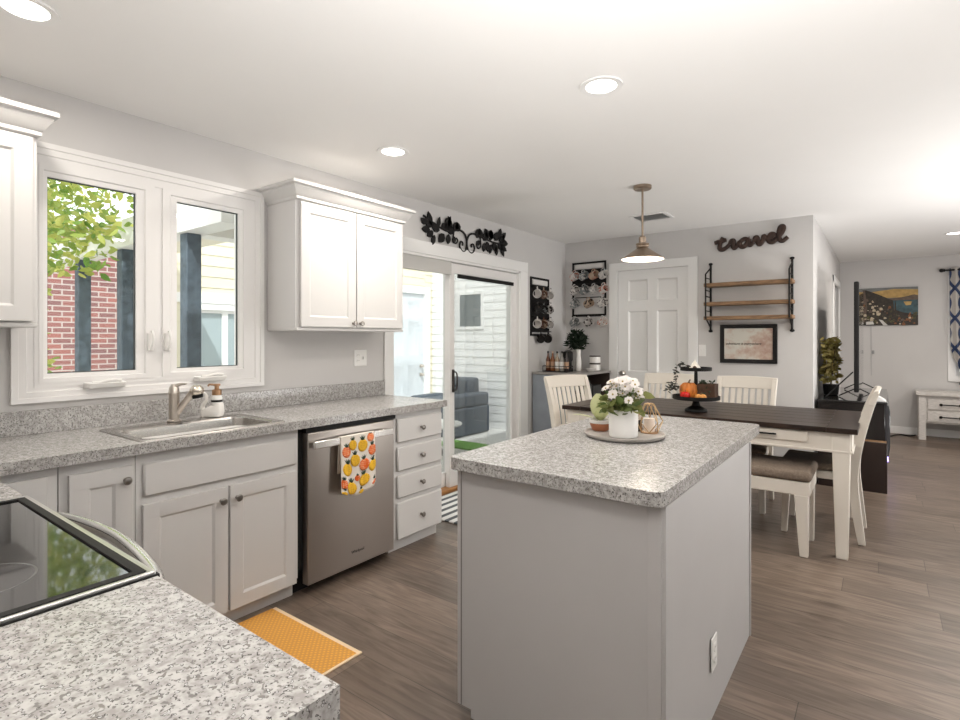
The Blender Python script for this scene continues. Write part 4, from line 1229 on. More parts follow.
def flatleaf(a, b, ang, L, W_):
    L *= 0.80; b = 0.12+(b-0.12)*0.85
    ca, sa = math.cos(R(ang)), math.sin(R(ang))
    out = [(0,0),(0.2,0.35),(0.5,0.5),(0.8,0.3),(1,0),(0.8,-0.3),(0.5,-0.5),(0.2,-0.35)]
    pts = [(a+L*u*ca-W_*v*sa, b+L*u*sa+W_*v*ca) for u, v in out]
    m.prism(pts, XW-0.004, XW+0.006, lambda u, v, x: (x, 3.20+u, 2.10+v))
rnd = random.Random(5)
for a, b, an, L, W_ in ((0.13,.16,150,.14,.07),(0.12,.17,110,.15,.06),(0.10,.13,185,.12,.06),(0.14,.12,215,.11,.06),(0.2,.17,75,.12,.04),(0.22,.14,160,.13,.075),(0.28,.12,230,.13,.08),(0.32,.15,95,.15,.06),(0.34,.13,265,.11,.06),(0.42,.17,70,.12,.075),(0.38,.19,115,.14,.05),(0.47,.18,100,.10,.08),(0.16,.09,250,.12,.05),(0.40,.14,140,.12,.08),(0.05,.17,140,.09,.05),(0.42,.12,255,.08,.05),(0.25,.17,40,.10,.06),(0.33,.2,70,.13,.045)):
    flatleaf(a, b, an, L, W_)
for a, b, an, L, W_ in ((0.74,.16,70,.12,.07),(0.80,.17,100,.11,.08),(0.85,.15,60,.12,.08),(0.9,.15,280,.12,.07),(0.95,.17,80,.13,.08),(1.0,.16,300,.13,.07),(1.03,.18,60,.13,.08),(1.08,.17,320,.13,.07),(1.1,.19,30,.14,.075),(1.13,.18,0,.15,.07),(1.1,.21,75,.14,.06),(1.05,.14,275,.13,.06),(0.97,.13,255,.12,.05),(0.86,.13,260,.11,.05),(0.92,.19,120,.12,.07),(1.12,.15,335,.15,.06),(1.0,.2,140,.12,.08),(1.15,.22,50,.12,.05),(1.13,.13,300,.13,.05),(0.78,.14,235,.08,.05)):
    flatleaf(a, b, an, L, W_)
obj('leaves', m, IRON, t)

# ---- mug racks
def make_mug(label, loc, rot, mat, handle_mat=None, group=None):
    t = thing('mug', label, 'mug', loc, 0, group)
    t.rotation_euler = rot
    # local: handle top at the origin, cup axis along +X, opening at +X end, cup hangs below
    r_ = 0.045
    m = MB().lathe([(r_*0.85,-0.046),(r_,-0.042),(r_,0.046),(r_-0.0035,0.046),(r_-0.004,-0.038),(0,-0.040)], (0,0,-0.072), 24, X_)
    obj('cup', m, mat, t, world=False)
    h = MB().tube(spline([(-0.026,0,-0.030),(-0.024,0,-0.008),(-0.008,0,-0.002),(0.010,0,-0.002),(0.026,0,-0.010),(0.028,0,-0.034)], 5), 0.0055, 8)
    obj('handle', h, handle_mat or mat, t, world=False)
    return t
def mugmat(i, a, b, sc=30):
    m, n, l, bs = newmat('mug_glaze')
    tc = n.new('ShaderNodeTexCoord'); nz = n.new('ShaderNodeTexNoise'); nz.inputs['Scale'].default_value = sc
    mp = n.new('ShaderNodeMapping'); mp.inputs['Location'].default_value = (i*3.1, i*1.7, 0)
    l.new(tc.outputs['Object'], mp.inputs[0]); l.new(mp.outputs[0], nz.inputs['Vector'])
    rp = n.new('ShaderNodeValToRGB'); rp.color_ramp.interpolation = 'CONSTANT'
    rp.color_ramp.elements[0].color = (*a, 1); rp.color_ramp.elements[1].color = (*b, 1); rp.color_ramp.elements[1].position = 0.56
    l.new(nz.outputs[0], rp.inputs[0]); l.new(rp.outputs[0], bs.inputs['Base Color']); bs.inputs['Roughness'].default_value = 0.25
    return m
# wide rack on the back wall
t = thing('mug_rack', 'wide black wire mug rack beside six panel door', 'mug rack', (-2.69, 5.7, 1.9))
rx0_, rx1_ = -2.895, -2.495
m = MB()
for x in (rx0_, rx1_):
    m.box(x-0.009, x+0.009, 5.684, 5.698, 1.59, 2.21)
for z in (2.20, 1.60):
    m.box(rx0_, rx1_, 5.684, 5.698, z-0.010, z+0.010)
m.box(rx0_, rx1_, 5.690, 5.698, 1.925, 2.125)
obj('rack_frame', m, IRON, t)
obj('header_strip', MB().box(rx0_+0.03, rx1_-0.03, 5.682, 5.698, 2.135, 2.185), M('strip_white', (0.70, 0.68, 0.66), 0.6), t)
bars = [2.118, 1.955, 1.80, 1.585]
m = MB()
for z in bars[:3]:
    m.cyl((rx0_, 5.660, z), (rx1_, 5.660, z), 0.005, seg=8)
    for x in (rx0_, rx1_): m.cyl((x, 5.690, z), (x, 5.660, z), 0.005, seg=8)
m.cyl((rx0_, 5.68, 1.60), (rx0_, 5.66, 1.585), 0.005, seg=8); m.cyl((rx1_, 5.68, 1.60), (rx1_, 5.66, 1.585), 0.005, seg=8); m.cyl((rx0_, 5.66, 1.585), (rx1_, 5.66, 1.585), 0.005, seg=8)
obj('hook_bars', m, IRON, t)
wt = (0.72, 0.69, 0.66); dk = (0.06, 0.05, 0.05); pk = (0.55, 0.24, 0.18); gr = (0.25, 0.27, 0.27); ta = (0.50, 0.38, 0.28)
rows = [(bars[0], [-2.865, -2.75, -2.625, -2.51]), (bars[1], [-2.865, -2.745, -2.625, -2.505]), (bars[2], [-2.865, -2.69, -2.52]), (bars[3], [-2.865, -2.69, -2.52])]
pal = [[(wt, pk), (gr, wt), (ta, pk), (wt, gr)], [(wt, dk), (gr, wt), (wt, gr), (wt, pk)], [(gr, wt), (ta, dk), (wt, dk)], [(gr, wt), (wt, dk), (wt, pk)]]
cols = [['pink patterned', 'grey patterned', 'tan', 'pale grey'], ['black patterned', 'dark grey', 'grey and white', 'white and rose'], ['grey', 'tan and black', 'white and black'], ['smoke grey', 'dark printed', 'rose printed']]
rn = ['top row', 'second row', 'third row', 'bottom row, hung below the frame,']
on = {4: ['leftmost', 'second from left', 'third from left', 'rightmost'], 3: ['leftmost', 'middle', 'rightmost']}
first = None
k_ = 0
for i, (z, xs) in enumerate(rows):
    for j, x in enumerate(xs):
        lab = '%s mug, %s in %s of wide mug rack' % (cols[i][j], on[len(xs)][j], rn[i].rstrip(','))
        make_mug(lab, (x, 5.648, z-0.002), (0, R(-14), R(-28)), mugmat(k_, *pal[i][j]), group='mugs on the wide rack')
        k_ += 1
# narrow rack on the left wall
t = thing('mug_rack', 'narrow black wall mug rack right of sliding door', 'mug rack', (-3.0, 5.08, 1.68))
m = MB()
ry0_, ry1_ = 4.905, 5.275
for y in (ry0_, ry1_): m.box(-2.998, -2.984, y-0.010, y+0.010, 1.36, 1.99)
for z in (1.98, 1.37, 1.89, 1.73, 1.57, 1.41): m.box(-2.998, -2.984, ry0_, ry1_, z-0.010, z+0.010)
m.box(-2.998, -2.992, ry0_, ry1_, 1.40, 1.91)
obj('rack_frame', m, IRON, t)
obj('header_strip', MB().box(-2.998, -2.982, ry0_+0.03, ry1_-0.03, 1.915, 1.962), M('strip_white', (0.70, 0.68, 0.66), 0.6), t)
m = MB()
nz_ = [1.885, 1.725, 1.565, 1.405]
for z in nz_:
    m.cyl((-2.955, ry0_, z), (-2.955, ry1_, z), 0.005, seg=8)
    for y in (ry0_, ry1_): m.cyl((-2.99, y, z), (-2.955, y, z), 0.005, seg=8)
obj('hook_bars', m, IRON, t)
bk = (0.015, 0.014, 0.014); br3 = (0.16, 0.08, 0.05)
nrow = [(nz_[0], [(4.955, wt, wt, 'plain white'), (5.09, br3, ta, 'brown'), (5.225, wt, wt, 'white')]),
        (nz_[1], [(4.965, bk, bk, 'black'), (5.10, bk, gr, 'black speckled'), (5.225, wt, dk, 'black and white')]),
        (nz_[2], [(4.955, wt, wt, 'plain white'), (5.09, br3, ta, 'brown speckled'), (5.225, wt, dk, 'white and black')]),
        (nz_[3], [(5.03, bk, bk, 'solid black'), (5.185, bk, bk, 'solid black')])]
rn2 = ['top row', 'second row', 'third row', 'bottom row']
for i, (z, ms) in enumerate(nrow):
    nm = ['nearest the sliding door', 'middle one', 'nearest the room corner'] if len(ms) == 3 else ['nearer the sliding door', 'nearer the room corner']
    for j, (y, a, b, nme) in enumerate(ms):
        make_mug('%s mug, %s in %s of narrow mug rack' % (nme, nm[j], rn2[i]), (-2.943, y, z-0.002), (0, R(12), R(-62)), mugmat(k_, a, b), group='mugs on the narrow rack')
        k_ += 1

# ---- coffee bar cabinet
t = thing('coffee_bar', 'grey cabinet with curved open shelves in the dining corner', 'cabinet', (-2.7, 5.3, 0))
GREYB = M('blue_grey_paint', (0.27, 0.30, 0.34), 0.45, noise=0.1, scale=6)
DBRN = M('espresso_brown', (0.05, 0.035, 0.028), 0.5)
cx0, cx1, cy0, cy1 = -2.985, -2.43, 4.93, 5.675
def dshape(g, r=0.22):
    pts = [(cx0-0*g, cy0-g), (cx1-r+g*0, cy0-g)]
    for k in range(1, 9):
        a = R(-90+90*k/8)
        pts.append((cx1-r+(r+g)*math.cos(a), cy0+r+(r+g)*math.sin(a)))
    pts += [(cx1+g, cy1), (cx0, cy1)]
    return pts
obj('top', MB().prism(dshape(0.012, 0.10), 0.952, 0.974), M('coffee_top', (0.30, 0.28, 0.27), 0.4), t, 0.004)
obj('near_side', MB().box(cx0, cx1-0.10, cy0, cy0+0.02, 0.0, 0.952), GREYB, t, 0.002)
obj('far_side', MB().box(cx0, cx1-0.005, cy1-0.02, cy1, 0.0, 0.952), DBRN, t, 0.002)
obj('back_panel', MB().box(cx0, cx0+0.012, cy0+0.02, cy1-0.02, 0.0, 0.952), DBRN, t, 0.002)
for z in (0.08, 0.40, 0.68):
    obj('shelf', MB().prism([(x, y) for x, y in dshape(-0.022, 0.10)], z-0.01, z+0.01), DBRN, t, 0.002)
obj('corner_post', MB().box(cx1-0.10, cx1-0.075, cy0+0.003, cy0+0.03, 0.0, 0.952), GREYB, t, 0.002)
# items in the open shelves
tag(obj('glass_jar', MB().lathe([(0.05,0),(0.055,0.02),(0.055,0.15),(0.04,0.17),(0.04,0.19),(0.02,0.2)], (-2.50, 5.22, 0.691), 20), M('smoked_glass', (0.03, 0.035, 0.04), 0.1)), 'dark glass jar on top shelf inside coffee bar', 'jar')
tag(obj('storage_box', MB().box(-2.60, -2.46, 5.30, 5.50, 0.691, 0.83), M('box_black', (0.02, 0.02, 0.02), 0.5), bev=0.006), 'black box on top shelf inside coffee bar', 'box')
t = thing('paper_stack', 'stack of white papers on middle shelf inside coffee bar', 'papers', (-2.53, 5.30, 0.411))
obj('sheets', MB().box(-2.66, -2.455, 5.16, 5.45, 0.411, 0.47), M('paper_white', (0.62, 0.62, 0.62), 0.8), t, 0.003)
# syrup rack with bottles
cz = 0.975
t = thing('bottle_rack', 'black wire rack holding syrup bottles on coffee bar', 'rack', (-2.76, 5.13, cz))
m = MB()
for z in (0.006, 0.06):
    m.tube([(-2.93, 5.05, cz+z), (-2.65, 5.05, cz+z), (-2.65, 5.20, cz+z), (-2.93, 5.20, cz+z)], 0.004, 6, closed=True)
for x in (-2.93, -2.65):
    for y in (5.05, 5.20): m.cyl((x, y, cz+0.001), (x, y, cz+0.065), 0.004, seg=6)
obj('wires', m, IRON, t)
obj('base', MB().box(-2.93, -2.65, 5.05, 5.20, cz+0.003, cz+0.007), IRON, t)
blab = ['brown', 'amber', 'cream labelled', 'clear', 'dark']
bcol = [(0.10, 0.03, 0.015), (0.22, 0.07, 0.02), (0.35, 0.26, 0.18), (0.30, 0.28, 0.26), (0.03, 0.02, 0.02)]
for k in range(5):
    x = -2.903+0.056*k
    t = thing('syrup_bottle', '%s syrup bottle, %s in the wire rack' % (blab[k], ['leftmost', 'second from left', 'middle one', 'second from right', 'rightmost'][k]), 'bottle', (x, 5.115, cz+0.008), 0, 'syrup bottles on the coffee bar')
    obj('glass', MB().lathe([(0.024,0),(0.025,0.005),(0.025,0.12),(0.010,0.16),(0.009,0.19)], (x, 5.115, cz+0.008), 16), M('bottle_glass_%s' % blab[k].split()[0], bcol[k], 0.12), t)
    obj('label', MB().lathe([(0.0254,0.03),(0.0254,0.10)], (x, 5.115, cz+0.008), 16, cap0=False, cap1=False), M('label_white', (0.75, 0.73, 0.70), 0.6) if k in (2, 3) else M('label_tan', (0.40, 0.24, 0.15), 0.6), t)
    obj('cap', MB().lathe([(0.011,0.19),(0.011,0.21),(0.004,0.212)], (x, 5.115, cz+0.008), 12), BLACK if k != 1 else M('cap_tan', (0.6, 0.45, 0.35), 0.5), t)
t = thing('coffee_grinder', 'black coffee maker beside the bottle rack', 'coffee maker', (-2.78, 5.335, cz))
obj('body', MB().lathe([(0.055,0),(0.055,0.02),(0.045,0.03),(0.045,0.10),(0.056,0.12),(0.056,0.20),(0.05,0.21)], (-2.78, 5.335, cz), 20), BLACK, t)
obj('cap', MB().lathe([(0.045,0.21),(0.03,0.225),(0.012,0.23)], (-2.78, 5.335, cz), 16), M('cap_grey', (0.25, 0.25, 0.25), 0.3, 0.8), t)
tag(obj('sign_block', MB().box(-2.93, -2.77, 5.56, 5.59, cz, cz+0.26), M('block_white', (0.62, 0.60, 0.57), 0.7), bev=0.004), 'plain white block leaning behind bottles on coffee bar', 'block')
t = thing('potted_bush', 'dark leafy plant in slim white vase on coffee bar', 'plant', (-2.70, 5.43, cz))
vx, vy = -2.70, 5.43
obj('vase', MB().lathe([(0.03,0),(0.035,0.01),(0.035,0.10),(0.026,0.17),(0.034,0.235),(0.031,0.235),(0.02,0.17)], (vx, vy, cz), 18), CERAM, t)
m = MB(); rnd = random.Random(11)
pts = []
for i in range(480):
    d = Vector((rnd.gauss(0,1), rnd.gauss(0,1), rnd.gauss(0,1))).normalized()*rnd.random()**0.4
    pts.append((vx-0.01+d.x*0.11, vy+d.y*0.11, cz+0.335+d.z*0.11))
leaves(m, pts, 0.065, 0.3, -0.1, rnd)
obj('foliage', m, DLEAF, t)
m = MB()
for k in range(5): m.cyl((vx, vy, cz+0.17), (vx+0.03*math.cos(k*1.3), vy+0.03*math.sin(k*1.3), cz+0.30), 0.003, seg=5)
obj('stems', m, BARK, t)
for k, (zz, lb) in enumerate(((0, 'lower'), (0.084, 'upper'))):
    t = thing('canister', '%s white dark rimmed bowl of the stacked pair on coffee bar' % lb, 'canister', (-2.56, 5.56, cz+zz), 0, 'stacked canisters')
    obj('body', MB().lathe([(0.055,0),(0.06,0.004),(0.06,0.068),(0.055,0.07)], (-2.56, 5.56, cz+zz), 22), CERAM, t)
    obj('lid', MB().lathe([(0.061,0.069),(0.062,0.072),(0.061,0.082),(0.03,0.083)], (-2.56, 5.56, cz+zz), 22), DBRN, t)
tag(obj('bowl', MB().lathe([(0.03,0),(0.035,0.004),(0.06,0.03),(0.056,0.03),(0.03,0.008),(0,0.007)], (-2.52, 5.36, cz), 22), CERAM), 'small shallow white bowl on coffee bar', 'bowl')

# ---- ceiling fixtures
def can_light(x, y, label, k=1.0):
    t = thing('recessed_light', label, 'ceiling light', (x, y, HC), 0, 'recessed ceiling lights')
    obj('trim_ring', MB().lathe([(0.095,0.0),(0.093,-0.006),(0.068,-0.004),(0.062,0.004)], (x, y, HC-0.0005), 40, cap0=False, cap1=False), TRIM, t)
    obj('lens', MB().lathe([(0.066,-0.0035),(0.03,-0.0045),(0.0,-0.0045)], (x, y, HC), 32, cap0=False), LENS, t)
    lamp('lamp', 'AREA', (0, 0, -0.02), CAN_W*k, 0.13, (0, 0, 0), (1, 0.93, 0.84), parent=t)
    return t
LENS = emis('lamp_lens', (1, 0.95, 0.88), 6.0)
can_light(-0.995, 2.225, 'recessed ceiling light above the island', 1.8)
can_light(-2.34, 2.262, 'recessed ceiling light above the dishwasher', 2.2)
can_light(-2.32, 0.535, 'recessed ceiling light at top corner near left upper cabinet', 1.3)
can_light(0.62, 7.59, 'recessed ceiling light in living room at the picture edge', 2.6)
for x, y, k in ((-0.6, 0.45, 0.8), (0.8, 2.4, 1.2), (0.62, 5.2, 2.6), (2.3, 5.2, 2.6), (2.3, 7.6, 2.6)):  # unseen lights continuing the ceiling grid, added to fill the room
    can_light(x, y, 'unseen recessed ceiling light added as room fill', k)
# pendant
pxx, pyy = -1.408, 3.872
t = thing('pendant_lamp', 'brushed bronze pendant lamp with cone shade over table', 'pendant lamp', (pxx, pyy, HC))
PB = M('pendant_bronze', (0.34, 0.27, 0.21), 0.35, 1.0)
obj('canopy', MB().lathe([(0.064,0),(0.064,-0.020),(0.058,-0.026),(0.0,-0.027)], (pxx, pyy, HC-0.0005), 32), PB, t)
obj('rod', MB().cyl((pxx, pyy, HC-0.02), (pxx, pyy, 2.075), 0.0075), PB, t)
obj('socket', MB().lathe([(0.012,2.085),(0.020,2.080),(0.026,2.072),(0.026,2.035),(0.034,2.033),(0.046,2.028),(0.048,2.020),(0.040,2.012),(0.046,2.010),(0.046,2.003),(0.036,1.999),(0.04,1.992)], (pxx, pyy, 0), 28), PB, t)
obj('shade', MB().lathe([(0.038,1.996),(0.150,1.918),(0.154,1.912),(0.150,1.912),(0.036,1.990)], (pxx, pyy, 0), 40, cap0=False, cap1=False), [PB], t)
obj('bulb', MB().ball((pxx, pyy, 1.952), (0.028, 0.034)), emis('bulb_glow', (1, 0.9, 0.75), 5.0), t)
lamp('lamp', 'POINT', (0, 0, 1.915-HC), 13, 0.03, color=(1, 0.88, 0.72), parent=t)
obj('shade_lining', MB().lathe([(0.036,1.989),(0.148,1.911)], (pxx, pyy, 0), 40, cap0=False, cap1=False), M('shade_white', (0.8, 0.78, 0.74), 0.5), t)
# ceiling vent
t = thing('ceiling_vent', 'white ceiling air vent behind the pendant lamp', 'vent', (-1.70, 4.90, HC))
obj('frame', MB().frame((-1.86, 4.76, HC-0.008), X_, Y_, (0,0,-1), 0.33, 0.27, 0.03, 0.008), TRIM, t, 0.002)
obj('duct', MB().box(-1.83, -1.56, 4.79, 5.0, HC-0.002, HC-0.0005), DARK, t)
m = MB()
for k in range(7):
    y = 4.80+0.032*k
    m.hexa([(-1.83, y, HC-0.013), (-1.56, y, HC-0.013), (-1.56, y+0.004, HC-0.013), (-1.83, y+0.004, HC-0.013)], [(-1.83, y+0.016, HC-0.002), (-1.56, y+0.016, HC-0.002), (-1.56, y+0.02, HC-0.002), (-1.83, y+0.02, HC-0.002)])
obj('louvres', m, TRIM, t)
# ------------------------------------------------------------------ living room
BGLOSS = M('black_gloss', (0.012, 0.010, 0.010), 0.15)
t = thing('tv_stand', 'black media console with glass top along hall wall', 'tv stand', (-0.22, 6.5, 0))
obj('upper_body', MB().box(-0.47, 0.02, 5.78, 7.3, 0.45, 0.765), BGLOSS, t, 0.004)
obj('lower_body', MB().box(-0.47, 0.035, 5.77, 7.3, 0.0, 0.435), M('espresso_gloss', (0.022, 0.013, 0.011), 0.3), t, 0.004)
obj('gold_strip', MB().box(-0.46, 0.03, 5.775, 7.29, 0.435, 0.45), M('brass_strip', (0.45, 0.28, 0.16), 0.4, 0.8), t)
obj('glass_top', MB().box(-0.48, 0.04, 5.765, 7.31, 0.765, 0.783), BGLASS, t, 0.003)
m = MB()
pr_ = [(0.02, 0.30), (0.045, 0.32), (0.055, 0.40), (0.055, 0.70), (0.045, 0.755), (0.02, 0.76)]
m.prism(pr_, 5.80, 7.28, lambda x, z, y: (x, y, z))
obj('curved_front', m, M('glossy_front', (0.05, 0.05, 0.055), 0.08), t, 0.003)
obj('glow_strip', MB().box(0.036, 0.042, 5.80, 7.28, 0.27, 0.285), emis('violet_led', (0.35, 0.25, 1.0), 5), t)
t = thing('television', 'large flat television seen edge on standing on media console', 'television', (-0.18, 6.55, 0.7835))
obj('panel', MB().box(-0.205, -0.168, 5.90, 7.28, 0.845, 1.845), BLACK, t, 0.008)
obj('screen', MB().box(-0.168, -0.166, 5.915, 7.265, 0.86, 1.83), BGLASS, t)
for y in (6.15, 7.03):
    m = MB().tube([(-0.33, y-0.02, 0.790), (-0.187, y, 0.87), (-0.04, y+0.02, 0.790)], 0.006, 8)
    obj('foot', m, BLACK, t)
t = thing('console_box', 'small white device box at near end of console', 'box', (-0.04, 5.86, 0.7835))
obj('case', MB().prism([(-0.10, 0.7835), (0.03, 0.7835), (0.02, 0.80), (-0.02, 0.825), (-0.08, 0.825)], 5.80, 5.93, lambda x, z, y: (x, y, z)), M('device_white', (0.72, 0.71, 0.70), 0.4), t, 0.004)
tag(obj('cable', MB().tube(spline([(-0.42, 5.88, 0.7895), (-0.36, 5.95, 0.86), (-0.28, 6.0, 0.95), (-0.218, 6.05, 1.02)], 6), 0.006, 6), BLACK), 'black cable curving up behind television', 'cable')
t = thing('leafy_plant', 'golden leafy plant behind television on console', 'plant', (-0.40, 6.25, 0.7835))
obj('pot', MB().lathe([(0.045,0),(0.06,0.005),(0.07,0.10),(0.064,0.10),(0.0,0.09)], (-0.40, 6.25, 0.7835), 20), BLACK, t)
m = MB(); rnd = random.Random(21)
pts = [(-0.40+rnd.uniform(-.05,.05), 6.25+rnd.uniform(-.2,.2), rnd.uniform(0.92, 1.33)) for i in range(420)]
leaves(m, pts, 0.058, 0.6, 0.1, rnd)
obj('foliage', m, YLEAF, t)
m = MB()
for k in range(7): m.cyl((-0.40, 6.25, 0.87), (-0.40+0.04*math.cos(k), 6.25+0.15*math.sin(k*1.9), 1.22), 0.004, seg=5)
obj('stems', m, BARK, t)
# painting
t = thing('canvas_painting', 'canvas painting of hillside village and lake on far wall', 'painting', (0.065, 9.55, 1.78))
PX0, PX1, PZ0, PZ1 = -0.265, 0.395, 1.515, 2.045
m = MB().box(PX0, PX1, 9.522, 9.548, PZ0, PZ1)
pm_ = [M('paint_sky_grey', (0.16, 0.17, 0.17), 0.6, noise=0.2, scale=12), M('paint_ochre', (0.42, 0.27, 0.09), 0.6, noise=0.3, scale=14), M('paint_lake', (0.03, 0.075, 0.09), 0.5, noise=0.4, scale=16),
       M('paint_hill', (0.03, 0.022, 0.015), 0.6, noise=0.5, scale=30), M('paint_green', (0.06, 0.055, 0.02), 0.6, noise=0.6, scale=40), M('paint_cream', (0.48, 0.40, 0.28), 0.6, noise=0.2, scale=40),
       M('paint_rust', (0.22, 0.08, 0.025), 0.6, noise=0.4, scale=40), M('paint_far_hill', (0.11, 0.075, 0.055), 0.6, noise=0.3, scale=20), M('paint_white', (0.62, 0.60, 0.56), 0.6)]
lay = [9.5215]
def paint(pts, mi):
    lay[0] -= 0.00004
    f_ = m.face([(PX0+u*(PX1-PX0), lay[0], PZ0+v*(PZ1-PZ0)) for u, v in pts])
    if f_: f_.material_index = mi
paint([(0, 0), (1, 0), (1, 1), (0, 1)], 0)
paint([(0.25, 0.72), (1, 0.74), (1, 0.93), (0.6, 0.96), (0.2, 0.9)], 1)
paint([(0.4, 0.70), (0.75, 0.74), (0.93, 0.80), (1, 0.78), (1, 0.64), (0.4, 0.62)], 7)
paint([(0.5, 0.66), (1, 0.66), (1, 0.2), (0.5, 0.2)], 2)
paint([(0.76, 0.62), (0.90, 0.62), (0.88, 0.53), (0.80, 0.52)], 1)
paint([(0, 0), (1, 0), (1, 0.26), (0.75, 0.34), (0.6, 0.42), (0.58, 0.66), (0.35, 0.82), (0.12, 0.96), (0, 0.96)], 3)
paint([(0, 0.96), (0.10, 0.94), (0.14, 0.5), (0.1, 0.1), (0, 0.1)], 7)
rnd = random.Random(9)
for i in range(110):
    u = rnd.uniform(0.02, 0.97); top = 0.80-0.62*u if u < 0.6 else 0.33
    v = rnd.uniform(0.02, max(0.06, top)); a_ = rnd.uniform(0.015, 0.05); b_ = a_*rnd.uniform(0.7, 1.3)
    mi = rnd.choice([4, 4, 4, 6, 6, 7, 5]) if u > 0.5 else rnd.choice([4, 4, 6, 5, 5, 7])
    paint([(u-a_*.6, v-b_*.6), (u+a_*.6, v-b_*.5), (u+a_*.5, v+b_*.6), (u, v+b_), (u-a_*.6, v+b_*.6)], mi)
paint([(0.34, 0.16), (0.40, 0.14), (0.50, 0.0), (0.42, 0.0)], 8)
paint([(0.12, 0.10), (0.24, 0.11), (0.26, 0.03), (0.12, 0.02)], 8)
for u in (0.585, 0.625):
    paint([(u-0.018, 0.2), (u+0.018, 0.2), (u+0.012, 0.55), (u, 0.66), (u-0.012, 0.55)], 3)
obj('canvas', m, pm_, t, smooth=False)
# cable hanging on the far wall
t = thing('hanging_cord', 'thin white cord hanging with hook on far wall', 'cord', (-0.12, 9.55, 1.2))
obj('cord', MB().tube([(-0.13, 9.544, 1.515), (-0.128, 9.544, 1.1), (-0.125, 9.544, 0.8)], 0.004, 6), M('cord_white', (0.5, 0.5, 0.5), 0.5), t)
obj('hook', MB().box(-0.12, -0.09, 9.530, 9.549, 1.11, 1.16), M('cord_grey', (0.3, 0.3, 0.3), 0.5), t, 0.003)
# nightstand
t = thing('side_cabinet', 'whitewashed two drawer side table below the curtain', 'side table', (0.66, 9.3, 0))
NW = M('whitewashed_wood', (0.62, 0.59, 0.56), 0.6, noise=0.15, scale=8, stretch=(3, 3, 20))
nx0, nx1, ny0, ny1 = 0.385, 1.02, 9.13, 9.50
obj('top', MB().box(nx0-0.03, nx1+0.03, ny0-0.03, ny1, 0.585, 0.632), NW, t, 0.004)
obj('body', MB().box(nx0+0.01, nx1-0.01, ny0+0.03, ny1-0.02, 0.22, 0.585), NW, t, 0.003)
for x in (nx0, nx1-0.075):
    for y in (ny0, ny1-0.075):
        obj('leg', MB().box(x, x+0.075, y, y+0.075, 0.0, 0.585), NW, t, 0.004)
for z0, z1 in ((0.405, 0.54), (0.245, 0.38)):
    d = obj('drawer', MB().box(nx0+0.09, nx1-0.09, ny0+0.008, ny0+0.03, z0, z1), NW, t, 0.004)
    zc = (z0+z1)/2; xc = (nx0+nx1)/2
    obj('handle', MB().cyl((xc-0.09, ny0-0.02, zc), (xc+0.09, ny0-0.02, zc), 0.007, seg=8).ball((xc-0.095, ny0-0.015, zc), 0.018).ball((xc+0.095, ny0-0.015, zc), 0.018).cyl((xc-0.09, ny0-0.02, zc), (xc-0.09, ny0+0.01, zc), 0.007, seg=8).cyl((xc+0.09, ny0-0.02, zc), (xc+0.09, ny0+0.01, zc), 0.007, seg=8), BLACK, d)
tag(obj('power_cord', MB().tube(spline([(0.05, 9.0, 0.012), (0.12, 9.2, 0.014), (0.2, 9.35, 0.012), (0.3, 9.3, 0.013), (0.36, 9.42, 0.012)], 6), 0.010, 6), BLACK), 'black power cords on floor beside side table', 'cord')
# curtain + rod
t = thing('curtain_rod', 'black curtain rod over living room window', 'curtain rod', (1.45, 9.48, 2.24))
obj('rod', MB().cyl((0.66, 9.47, 2.24), (2.3, 9.47, 2.24), 0.012), BLACK, t)
obj('finial', MB().ball((0.635, 9.47, 2.24), 0.026).cyl((0.655, 9.47, 2.24), (0.67, 9.47, 2.24), 0.02), BLACK, t)
obj('bracket', MB().box(0.72, 0.735, 9.46, 9.549, 2.225, 2.255), BLACK, t)
m = MB(); rows_ = []
for j in range(25):
    f = j/24; z = 2.265-f*1.545
    row = []
    for i in range(61):
        u = i/60
        pin = 0.10*math.exp(-((f-0.92)/0.12)**2)
        x = 0.715+pin+0.03*f*f+u*(0.62-1.6*pin)
        y = 9.47+0.032*math.sin(u*44)*(0.6+0.4*f)
        row.append(m.bm.verts.new((x, y, z)))
    rows_.append(row)
for a, b in zip(rows_[:-1], rows_[1:]):
    for i in range(60): m.bm.faces.new((a[i], a[i+1], b[i+1], b[i]))
o = tag(obj('curtain', m, trellis_mat()), 'grey curtain with navy trellis pattern on living room window', 'curtain')

# ------------------------------------------------------------------ outside
struct('ground', MB().box(-14, -3.15, -6, 12, -0.35, -0.15), M('patio_concrete', (0.62, 0.61, 0.58), 0.9, noise=0.08, scale=4), smooth=False)
def laps(mb, f, u0, u1, z0, z1, h=0.13, out=0.012):
    # overlapping horizontal siding boards; f(u, z, d) gives a point d in front of the wall
    z = z0
    while z < z1-0.01:
        zt = min(z+h, z1)
        mb.hexa([f(u0, z, 0.0), f(u1, z, 0.0), f(u1, z, out), f(u0, z, out)], [f(u0, zt, 0.0), f(u1, zt, 0.0), f(u1, zt, 0.004), f(u0, zt, 0.004)])
        z += h
wp = MB()
fw = lambda u, z, d: (-6.45+d, u, z)
for y0, y1, z0, z1 in ((2.6, 3.05, -0.15, 2.9), (4.25, 6.08, -0.15, 2.9), (3.05, 4.25, -0.15, 0.55), (3.05, 4.25, 1.68, 2.9), (6.08, 7.0, 2.12, 2.9), (7.0, 7.35, -0.15, 2.9)):
    wp.box(-6.65, -6.45, y0, y1, z0, z1)
    laps(wp, fw, y0, y1, z0, z1)
struct('wall_porch', wp, CLAP, smooth=False)
wp = MB().box(-6.45, -3.15, 7.2, 7.4, -0.15, 3.2)
laps(wp, lambda u, z, d: (u, 7.2-d, z), -6.45, -3.15, -0.15, 3.2)
struct('wall_patio', wp, WLAP, smooth=False)
